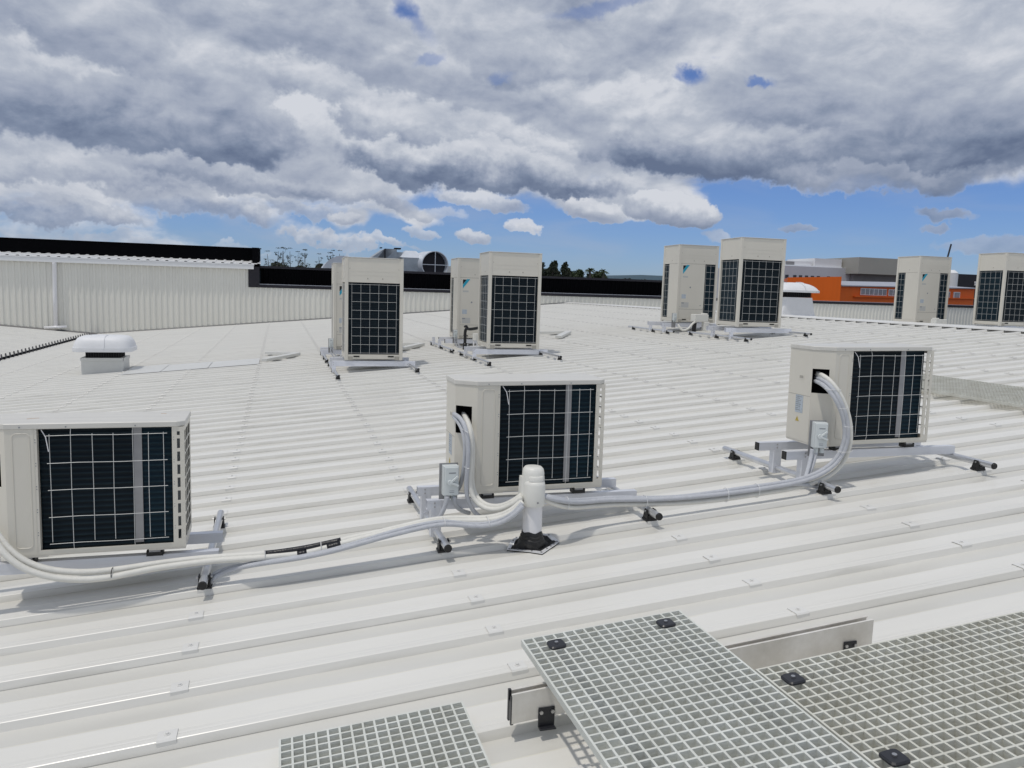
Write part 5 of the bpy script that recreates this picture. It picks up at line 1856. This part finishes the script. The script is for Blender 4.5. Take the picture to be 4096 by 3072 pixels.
# eaves: white gutter and the edge of the ribbed roof above it
b = MB()
b.box(-27, -0.17, 2.035, -0.92, -0.03, 2.185)
b.build('eaves_gutter', 'clad_white', nb, bevel=0.006)
b = MB()
pr = []
x = -27.0
while x < -0.85:
    pr += [(x, 0.0), (x + 0.20, 0.0), (x + 0.23, 0.030), (x + 0.30, 0.030), (x + 0.33, 0.0)]
    x += 1 / 3
n = len(pr)
rows = [(-0.36, 2.190), (-0.185, 2.235), (1.25, 2.38)]
v = []
for (yy, zz) in rows[1:]:
    v += [(a, yy, zz + h_) for a, h_ in pr]
b.add(v, [(i, i + 1, n + i + 1, n + i) for i in range(n - 1)])
b.box(-27, -0.182, 2.187, -0.90, -0.175, 2.236)
b.build('eaves_roof_sheet', 'clad_white', nb)
b = MB()
b.tube([(-7.90, -0.16, 2.03), (-7.90, -0.13, 1.95), (-7.92, -0.13, 0.8), (-7.93, -0.13, -0.36)], 0.075, 14)
b.tube([(-8.30, -0.20, -0.37), (-7.55, -0.20, -0.33)], 0.05, 12)
b.build('downpipe', 'pvc', nb, smooth=True)
b = MB()
for x0, x1, za, zb in ((-26, VX, zr(-26), zr(VX)), (VX, RX, zr(VX), zr(RX)), (RX, 31, zr(RX), zr(31))):
    b.hexa([(x0, -0.075, za - 0.05), (x1, -0.075, zb - 0.05), (x1, -0.03, zb - 0.05), (x0, -0.03, za - 0.05),
            (x0, -0.075, za - 0.03), (x1, -0.075, zb - 0.03), (x1, -0.03, zb + 0.012), (x0, -0.03, za + 0.012)])
b.build('base_flashing', 'gutter', nb)
b = MB()
b.box(-26, 1.7, -9, 18, 14, 1.5)
b.build('hall_body', 'charcoal', nb)

# ------------------------------------------------------------------ galvanised ducts behind the parapet
gd = thing('duct_assembly', 'galvanised ventilation ducts with a square hood behind the black parapet', 'ducts', (5.5, 45, 1.6))
b = MB()
b.cyl((-2.10, -1.0, 0.35), (-2.10, 3.0, 0.35), 1.13, 36)
smooth_angle(b.build('round_duct', 'galv_l', gd))
b = MB()
b.cyl((-2.10, -1.06, 0.35), (-2.10, -0.98, 0.35), 1.19, 36)
smooth_angle(b.build('duct_flange', 'galv_l', gd))
b = MB()
b.add([(-1.15, 0, 1.05), (0.31, 0, 2.08), (1.02, 0.3, 2.08), (1.02, 0.3, 0.2), (-1.15, 0, 0.2), (-1.15, 2.4, 1.05), (0.31, 2.4, 2.08), (1.02, 2.4, 2.08), (1.02, 2.4, 0.2), (-1.15, 2.4, 0.2)],
      [(0, 4, 3, 2, 1), (5, 6, 7, 8, 9), (0, 1, 6, 5), (1, 2, 7, 6), (2, 3, 8, 7), (3, 4, 9, 8), (4, 0, 5, 9)])
b.build('sloping_duct', 'galv', gd)
b = MB()
b.box(0.05, -0.03, 2.09, 0.15, 0.4, 2.14)
b.box(0.9, 0.2, 2.085, 1.25, 0.7, 2.16)
b.box(0.28, -0.02, 0.3, 0.34, -0.002, 2.07)
b.build('duct_joint', 'cavity', gd)
b = MB()
b.rings([[(1.15, -0.2, 1.62), (2.5, -0.2, 1.62), (2.5, 1.2, 1.62), (1.15, 1.2, 1.62)], [(1.50, 0.1, 2.02), (2.10, 0.1, 2.02), (2.10, 0.8, 2.02), (1.50, 0.8, 2.02)]])
b.build('hood', 'galv_l', gd)
b = MB()
b.box(1.03, 0.4, 1.0, 1.6, 2.0, 1.93)
b.build('link_duct', 'galv', gd)
b = MB()
b.box(1.25, -0.3, 0.0, 2.6, 1.3, 1.61)
b.box(2.3, -0.36, 0.0, 2.36, -0.301, 1.6)
b.build('square_duct', 'galv', gd)
rc = thing('round_outlet', 'round duct mouth with a cross brace behind the black parapet', 'duct', (8.55, 44.2, 2.85))
b = MB()
n = 40
def ring(y, r0, xo=0.0, zo=0.0):
    return [(xo + r0 * math.cos(2 * math.pi * i / n), y, zo + r0 * math.sin(2 * math.pi * i / n)) for i in range(n)]
b.rings([ring(0, 0.73), ring(0, 0.775), ring(1.2, 0.775, -0.35), ring(1.9, 0.60, -0.9, -0.1), ring(1.9, 0.55, -0.9, -0.1), ring(1.2, 0.72, -0.35), ring(0, 0.73)], cap0=False, cap1=False)
smooth_angle(b.build('duct_shell', 'galv_l', rc), 35)
b = MB()
b.rings([ring(0.30, 0.715, -0.04), ring(0.33, 0.715, -0.045)])
b.build('inner_dark', 'charcoal', rc)
b = MB()
b.box(-0.018, -0.02, -0.74, 0.018, 0.0, 0.74)
b.box(-0.74, -0.021, -0.018, -0.0185, 0.0, 0.018)
b.box(0.0185, -0.021, -0.018, 0.74, 0.0, 0.018)
b.build('cross_brace', 'galv_l', rc)
b = MB()
b.box(-1.0, 0.4, -1.3, 0.8, 1.3, -0.70)
b.build('stand', 'galv', rc)
t = thing('plant_box', 'small pale rooftop box right of the round duct mouth', 'rooftop box', (9.9, 45.5, 2.0))
b = MB()
b.box(-0.5, 0, -0.6, 0.6, 1.0, 0.45)
b.build('louvre_box', 'charcoal', t)
b = MB()
b.box(-0.55, -0.05, 0.4505, 0.65, 1.05, 0.85)
b.build('lid', 'vent_box', t)
t = thing('plant_box', 'low pale rooftop slab left of the big round duct', 'rooftop box', (1.95, 44, 2.35))
b = MB()
b.box(-0.55, 0, -0.3, 0.45, 0.6, 0.06)
b.build('slab', 'vent_box', t)

# ------------------------------------------------------------------ far buildings
t = thing('orange_building', 'orange clad building with a row of small windows and blue-grey roof', 'building', (54, 70, -9))
OO = Vector((54, 70, -9))


def wall_quad(mb, pts, thick=Vector((0, 0.5, 0))):
    p = [Vector(q) - OO for q in pts]
    mb.hexa([p[0], p[1], p[1] + thick, p[0] + thick, p[3], p[2], p[2] + thick, p[3] + thick])


b = MB()
# tall end block: a face that comes nearer to the right
b.hexa([Vector(q) - OO for q in ((57.8, 80, -9), (60.0, 73.4, -9), (68.2, 84, -9), (63, 88, -9), (57.8, 80, 4.12), (60.0, 73.4, 4.22), (68.2, 84, 4.22), (63, 88, 4.12))])
b.build('end_block', 'orange', t)
b = MB()
b.hexa([Vector(q) - OO for q in ((60.2, 74.0, -9), (84, 78.2, -9), (84, 95, -9), (62, 95, -9), (60.2, 74.0, 3.18), (84, 78.2, 3.55), (84, 95, 3.55), (62, 95, 3.18))])
wg = b.build('wing', 'orange', t)
b = MB()
b.hexa([Vector(q) - OO for q in ((60.3, 73.7, 3.19), (84.3, 77.9, 3.56), (84, 92, 4.35), (62, 92, 4.0), (60.3, 73.7, 3.29), (84.3, 77.9, 3.66), (84, 92, 4.45), (62, 92, 4.10))])
b.build('roof', 'groof', t)


def wing_pt(f_, z_, o_=0.0):
    a = Vector((60.2, 74.0, 0))
    e = Vector((84, 78.2, 0))
    p = a + (e - a) * f_
    return Vector((p.x + 0.17 * o_, p.y - o_, z_)) - OO


for (f0, f1, npan) in ((0.145, 0.325, 6), (0.34, 0.52, 6), (0.56, 0.80, 7), (0.83, 0.88, 1)):
    z0_, z1_ = 2.36, 2.98
    b = MB()
    b.hexa([wing_pt(f0, z0_ - 0.08, 0.10), wing_pt(f1, z0_ - 0.08, 0.10), wing_pt(f1, z0_ - 0.08, 0.0), wing_pt(f0, z0_ - 0.08, 0.0),
            wing_pt(f0, z1_ + 0.08, 0.10), wing_pt(f1, z1_ + 0.08, 0.10), wing_pt(f1, z1_ + 0.08, 0.0), wing_pt(f0, z1_ + 0.08, 0.0)])
    wf = b.build('window', 'gwall_l', t)
    b = MB()
    w = (f1 - f0) / npan
    for i in range(npan):
        a, e = f0 + w * (i + 0.12), f0 + w * (i + 0.88)
        b.hexa([wing_pt(a, z0_, 0.14), wing_pt(e, z0_, 0.14), wing_pt(e, z0_, 0.105), wing_pt(a, z0_, 0.105),
                wing_pt(a, z1_, 0.14), wing_pt(e, z1_, 0.14), wing_pt(e, z1_, 0.105), wing_pt(a, z1_, 0.105)])
    b.build('panes', 'glass_l', wf)
b = MB()
b.hexa([wing_pt(0.10, 2.02, 0.35), wing_pt(1.0, 2.30, 0.35), wing_pt(1.0, 2.30, 0.0), wing_pt(0.10, 2.02, 0.0),
        wing_pt(0.10, 2.12, 0.35), wing_pt(1.0, 2.40, 0.35), wing_pt(1.0, 2.40, 0.0), wing_pt(0.10, 2.12, 0.0)])
b.hexa([wing_pt(0.0, 3.06, 0.12), wing_pt(1.0, 3.42, 0.12), wing_pt(1.0, 3.42, 0.0), wing_pt(0.0, 3.06, 0.0),
        wing_pt(0.0, 3.15, 0.12), wing_pt(1.0, 3.52, 0.12), wing_pt(1.0, 3.52, 0.0), wing_pt(0.0, 3.15, 0.0)])
b.build('ledge', 'orange', t)
t = thing('red_sign', 'small red sign left of the orange building, behind the white vent', 'sign', (55.0, 77, 1.9))
b = MB()
b.box(-0.6, 0, -0.35, 2.2, 0.2, 0.75)
b.build('panel', 'red', t)
b = MB()
b.box(0.7, 0.21, -11, 0.9, 0.4, 0.3)
b.build('post', 'steel_d', t)

t = thing('grey_factory', 'large grey factory block with rooftop plant and a warm grey cube', 'building', (85, 110, -9))
OO = Vector((85, 110, -9))
b = MB()
b.box(78.6 - 85, 0, 0, 100.5 - 85, 30, 16.0)
mw = b.build('main_wall', 'gwall', t)
b = MB()
b.box(79.3 - 85, 1.0, 16.01, 84.6 - 85, 8, 16.85)
b.box(84.9 - 85, 0.6, 16.01, 90.2 - 85, 8, 17.45)
b.box(79.3 - 85, 0.5, 15.72, 90.3 - 85, 0.999, 16.2)
b.build('plant_screen', 'gwall_l', t)
b = MB()
b.box(79.6 - 85, 0.9, 16.25, 81.2 - 85, 0.995, 16.75)
b.build('louvre', 'gcube_s', t)
b = MB()
b.box(90.6 - 85, -3.0, 15.1, 105 - 85, 20, 17.75)
b.build('upper_cube', 'gcube', t)
b = MB()
b.box(91.5 - 85, -0.8, 12.9, 104 - 85, -0.01, 15.09)
b.build('recessed_wall', 'gcube_s', t)
for wx in (79.25, 80.75, 81.85, 83.0, 84.15, 85.3, 87.3, 89.5):
    b = MB()
    b.box(wx - 85 - 0.28, -0.06, 14.0, wx - 85 + 0.32, -0.005, 14.55)
    b.build('window', 'glass_d', t)
t = thing('white_tank', 'pale rounded tank beside the far panel-faced tall unit', 'tank', (110.6, 108, -9))
b = MB()
b.cyl((0, 0, 0), (0, 0, 15.9), 1.1, 20)
b.cyl((0, 0, 15.901), (0, 0, 16.4), 1.1, 20, r2=0.5)
b.build('tank_body', 'gwall_l', t)
t = thing('pale_shed', 'pale low shed left of the black box building', 'building', (112, 111, -9))
b = MB()
b.box(-3, 0, 0, 3.5, 6, 14.6)
b.build('wall', 'gwall', t)
t = thing('black_box_building', 'black box-shaped building at the far right between two tall units', 'building', (117, 110, -9))
b = MB()
b.box(-2.6, 0, 0, 6, 10, 15.9)
b.build('wall', 'charcoal', t)
b = MB()
b.cyl((1.0, -0.3, 14.55), (1.0, -0.05, 14.55), 0.14, 12)
b.box(0.92, -0.3, 14.0, 1.08, -0.05, 14.45)
b.build('wall_lamp', 'gwall_l', t)
t = thing('crane_boom', 'dark crane boom rising at a slant over the far tall unit', 'crane', (99, 100, -9))
b = MB()
b.bar((-1.6, 0, 0), (2.86, 0, 20.0), 0.18, 0.18, up=(0, 1, 0))
b.build('boom', 'steel_d', t)
b = MB()
b.box(-2.8, -1.2, 0, -0.4, 1.2, 2.4)
b.build('cab', 'steel_d', t)

# ------------------------------------------------------------------ ground, hills
b = MB()
b.add([(-3000, -500, -9), (4000, -500, -9), (4000, 5000, -9), (-3000, 5000, -9)], [(0, 1, 2, 3)])
tag(b.build('ground', 'ground'), kind='structure')
rnd = random.Random(11)
b = MB()
NX = 160
cols = []
for i in range(NX + 1):
    x = -900 + i * 22.0
    h1 = 12.0
    for (c0, w0, a0) in ((318, 30, 8.2), (277, 12, 2.6), (372, 30, 5), (600, 160, 10), (900, 200, 10)):
        h1 += a0 * math.exp(-((x - c0) / w0) ** 2)
    h1 += 0.5 * math.sin(x * 0.11) + 0.4 * math.sin(x * 0.037 + 1) + rnd.uniform(-0.25, 0.25)
    cols.append((x, h1))
v = []
for (yy, k_) in ((560, None), (600, 0.72), (640, 1.0), (760, 1.02), (1000, None)):
    for (x, h1) in cols:
        v.append((x, yy, -9.0 if k_ is None else -9 + (h1 + 9) * k_ + (rnd.uniform(-0.4, 0.4))))
n = NX + 1
b.add(v, [(r * n + i, r * n + i + 1, (r + 1) * n + i + 1, (r + 1) * n + i) for r in range(4) for i in range(NX)])
tag(b.build('hills', 'hill', smooth=True), kind='structure')

# ------------------------------------------------------------------ trees


def leaf_cluster(b, rnd, c, rx, ry, rz_, n, s):
    for _ in range(n):
        while True:
            p = Vector((rnd.uniform(-1, 1), rnd.uniform(-1, 1), rnd.uniform(-1, 1)))
            if p.length < 1:
                break
        p = Vector((c[0] + p.x * rx, c[1] + p.y * ry, c[2] + p.z * rz_))
        q = Vector((rnd.gauss(0, 1), rnd.gauss(0, 1), rnd.gauss(0, 1))).normalized()
        u = q.orthogonal().normalized() * s * rnd.uniform(0.5, 1.2)
        w = q.cross(u).normalized() * s * rnd.uniform(0.35, 0.9)
        b.add([p - u, p + w * 0.9, p + u, p - w * 0.8], [(0, 1, 2, 3)])


def tufted_tree(x, y, top, seed, label, lean=0.0, dens=1.0):
    """tall thin gum with flat tufts at the ends of rising branches"""
    rn = random.Random(seed)
    t = thing('tufted_gum_tree', label, 'tree', (x, y, -9), group='thin tufted gum trees behind the parapet')
    tr = MB()
    cr_ = MB()
    H = top + 9
    trunk = [Vector((lean * (k / 6) ** 2 + rn.uniform(-.12, .12), 0, H * 0.97 * k / 6)) for k in range(7)]
    tr.tube(trunk, 0.1, 6, rfun=lambda k: 0.16 - 0.022 * k)
    leaf_cluster(cr_, rn, (trunk[-1].x, 0, H), 0.42, 0.5, 0.07, int(30 * dens), 0.08)
    for k in range(rn.randint(10, 15)):
        f_ = rn.uniform(0.70, 0.97)
        base = trunk[0].lerp(trunk[-1], f_)
        base.x = lean * f_ * f_
        a = rn.choice((-1, 1))
        L = rn.uniform(0.35, 1.0) * (1.25 - f_) * 2.4
        hh = rn.uniform(0.5, 1.1) * L * 1.2
        e = base + Vector((a * L * 0.6, rn.uniform(-0.5, 0.5), min(hh, H * 0.99 - base.z)))
        md = base.lerp(e, 0.5) + Vector((a * 0.10, 0, -0.08))
        tr.tube([base, md, e], 0.03, 5, rfun=lambda k: (0.030, 0.020, 0.012)[k])
        leaf_cluster(cr_, rn, e, rn.uniform(0.14, 0.36), 0.3, rn.uniform(0.04, 0.12), int(rn.uniform(10, 24) * dens), 0.075)
        if rn.random() < 0.5:
            leaf_cluster(cr_, rn, md, 0.16, 0.2, 0.18, int(12 * dens), 0.10)
    tr.build('trunk', 'bark', t)
    cr_.build('crown', 'leaf_g', t)
    return t


gum = [(-1.1, 6.3), (-0.4, 6.75), (0.5, 6.75), (1.15, 6.9), (2.0, 6.8), (2.6, 6.3), (3.65, 6.65), (4.25, 6.7), (6.3, 6.1), (7.05, 6.4), (7.75, 6.75), (8.2, 6.4), (9.1, 6.8), (14.6, 5.9), (19.6, 6.0)]
for i, (x, z) in enumerate(gum):
    nm = ('first', 'second', 'third', 'fourth', 'fifth', 'sixth', 'seventh', 'eighth', 'ninth', 'tenth', 'eleventh', 'twelfth', 'thirteenth', 'fourteenth', 'last')[i]
    tufted_tree(x, 120 + (i % 3) * 2.0, z + (i % 3) * 0.12, 50 + i, 'thin tufted gum tree, %s from the left along the parapet' % nm, lean=(-0.3, 0.35, 0.1, -0.5)[i % 4])


def bushy_tree(x, y, top, w, seed, label, m='leaf_d', group='round dark trees behind the parapet', name='bushy_tree', n=950, flat=0.8):
    rn = random.Random(seed)
    t = thing(name, label, 'tree', (x, y, -9), group=group)
    tr = MB()
    H = top + 9
    tr.tube([(0, 0, 0), (0.1, 0, H * .4), (0, 0, H * .8)], 0.2, 7, rfun=lambda k: (0.35, 0.25, 0.1)[k])
    cr_ = MB()
    for k in range(16):
        a = rn.uniform(0, 6.283)
        rr = w * rn.uniform(0.1, 0.62)
        s_ = w * rn.uniform(0.26, 0.42)
        zz = H - s_ * 0.75 - w * 0.9 * (rr / w) ** 1.5 - w * flat * rn.uniform(0.0, 0.9) * (k % 3 > 0)
        e = Vector((rr * math.cos(a), rr * math.sin(a), zz - s_ * 0.3))
        tr.tube([(0, 0, H * 0.55), e * 0.6 + Vector((0, 0, H * 0.2)), e], 0.05, 5, rfun=lambda k: (0.12, 0.08, 0.03)[k])
        leaf_cluster(cr_, rn, (e.x, e.y, zz - s_ * 0.2), s_, s_, s_ * 0.75, n // 16, 0.22)
    tr.build('trunk', 'bark', t)
    cr_.build('crown', m, t)
    return t


for i, (x, z, w) in enumerate(((0.0, 5.4, 2.4), (3.2, 4.8, 1.6), (6.4, 5.3, 1.9), (8.8, 5.1, 1.7), (-4.3, 6.95, 1.3))):
    bushy_tree(x, 126, z, w, 200 + i, ('dark bush behind the left end of the low black parapet', 'low dark bush under the middle gum trees', 'dark round bush just left of the big round duct',
                                      'dark bush behind the big round duct', 'flat dark crown peeking over the tall black parapet')[i])
for i, (x, z, w, m_, lb) in enumerate(((46.6, 5.6, 2.2, 'leaf_m', 'low green tree between the conifers and the palms'), (49.2, 6.0, 2.3, 'leaf_m', 'round green tree left of the first palm'),
                                       (51.6, 5.9, 2.0, 'leaf_m', 'round green tree between the two palms'), (53.4, 5.6, 1.8, 'leaf_m', 'round green tree right of the second palm'),
                                       (43.6, 5.9, 2.4, 'leaf_d', 'dark low tree at the foot of the conifers'), (41.4, 5.8, 2.2, 'leaf_d', 'dark low tree behind the second coil-faced unit'),
                                       (57.5, 4.6, 1.5, 'leaf_d', 'small dark tree before the distant hills'))):
    bushy_tree(x, 124 + (i % 2) * 3, z, w, 300 + i, lb, m_, n=2600)


def conifer(x, y, top, w, seed, label):
    rn = random.Random(seed)
    t = thing('conifer', label, 'tree', (x, y, -9), group='dark conifers behind the parapet')
    H = top + 9
    tr = MB()
    tr.tube([(0, 0, 0), (0, 0, H)], 0.2, 6, rfun=lambda k: (0.3, 0.04)[k])
    cr_ = MB()
    z = H
    while z > H - 6.5:
        f_ = (H - z) / 6.5
        r_ = w * (0.10 + 0.9 * f_ ** 0.8) * rn.uniform(0.7, 1.1)
        for k in range(5):
            a = rn.uniform(0, 6.283)
            e = Vector((r_ * math.cos(a), r_ * math.sin(a), z + r_ * 0.15))
            tr.tube([(0, 0, z - 0.1), e], 0.03, 4)
            leaf_cluster(cr_, rn, e * 0.75 + Vector((0, 0, z * 0.25)), r_ * 0.40 + .10, r_ * 0.40 + .10, 0.26, 26, 0.14)
        z -= 0.33
    tr.build('trunk', 'bark', t)
    cr_.build('crown', 'leaf_d', t)


for i, (x, z) in enumerate(((39.9, 5.7), (41.1, 6.1), (42.1, 6.2), (43.2, 6.5), (44.1, 6.1), (45.0, 6.35))):
    conifer(x, 119 + (i % 2) * 2, z, 2.1, 400 + i, ('conifer hidden mostly behind the second coil-faced unit', 'second dark conifer of the row, beside the tall unit', 'third dark conifer of the row, shorter',
                                                    'fourth dark conifer of the row, tallest tip', 'fifth dark conifer of the row', 'rightmost dark conifer of the row')[i])


def palm(x, y, top, seed, label):
    rn = random.Random(seed)
    t = thing('palm_tree', label, 'tree', (x, y, -9), group='palms beyond the parapet')
    H = top + 9 - 0.7
    tr = MB()
    tr.tube([(0, 0, 0), (0.1, 0, H * .5), (0, 0, H)], 0.2, 8, rfun=lambda k: (0.3, 0.24, 0.2)[k])
    tr.build('trunk', 'bark', t)
    cr_ = MB()
    for k in range(26):
        a = rn.uniform(0, 6.283)
        el_ = rn.uniform(-0.2, 1.3)
        L = rn.uniform(0.8, 1.2)
        d = Vector((math.cos(a) * math.cos(el_), math.sin(a) * math.cos(el_), math.sin(el_)))
        P = [Vector((0, 0, H)) + d * L * s_ + Vector((0, 0, -0.55 * L * s_ * s_)) for s_ in (0, .25, .5, .75, 1)]
        for q in range(4):
            m_ = P[q + 1] - P[q]
            sd = m_.cross(Vector((0, 0, 1))).normalized() * 0.11 * (1 - q * 0.2)
            dr = Vector((0, 0, -0.10))
            cr_.add([P[q], P[q + 1], P[q + 1] + sd + dr, P[q] + sd + dr], [(0, 1, 2, 3)])
            cr_.add([P[q], P[q + 1], P[q + 1] - sd + dr, P[q] - sd + dr], [(3, 2, 1, 0)])
    cr_.build('crown', 'leaf_m', t)


palm(48.9, 120, 6.05, 5, 'shaggy palm left of the other one, over the green trees')
palm(51.3, 120, 5.95, 6, 'shaggy palm right of the other one, over the green trees')
# the far wood line in front of the hills
b = MB()
rn = random.Random(77)
for i in range(420):
    x = rn.uniform(150, 420)
    h_ = rn.uniform(9.0, 11.5) + (1.5 if 240 < x < 300 else 0) * rn.random()
    b2 = Vector((x, 400 + rn.uniform(0, 40), h_ - 9 * 0))
    leaf_cluster(b, rn, (x, b2.y, h_ - 3.5), 3.0, 2.0, 2.6, 14, 1.5)
tag(b.build('wood_line', 'leaf_d'), 'dark strip of far-off woodland below the hills', 'woodland', kind='stuff')

# ------------------------------------------------------------------ render settings
S.render.engine = 'CYCLES'
S.cycles.use_denoising = True
S.cycles.max_bounces = 6
S.cycles.diffuse_bounces = 3
S.cycles.glossy_bounces = 3
S.render.resolution_x = 1024
S.render.resolution_y = 768
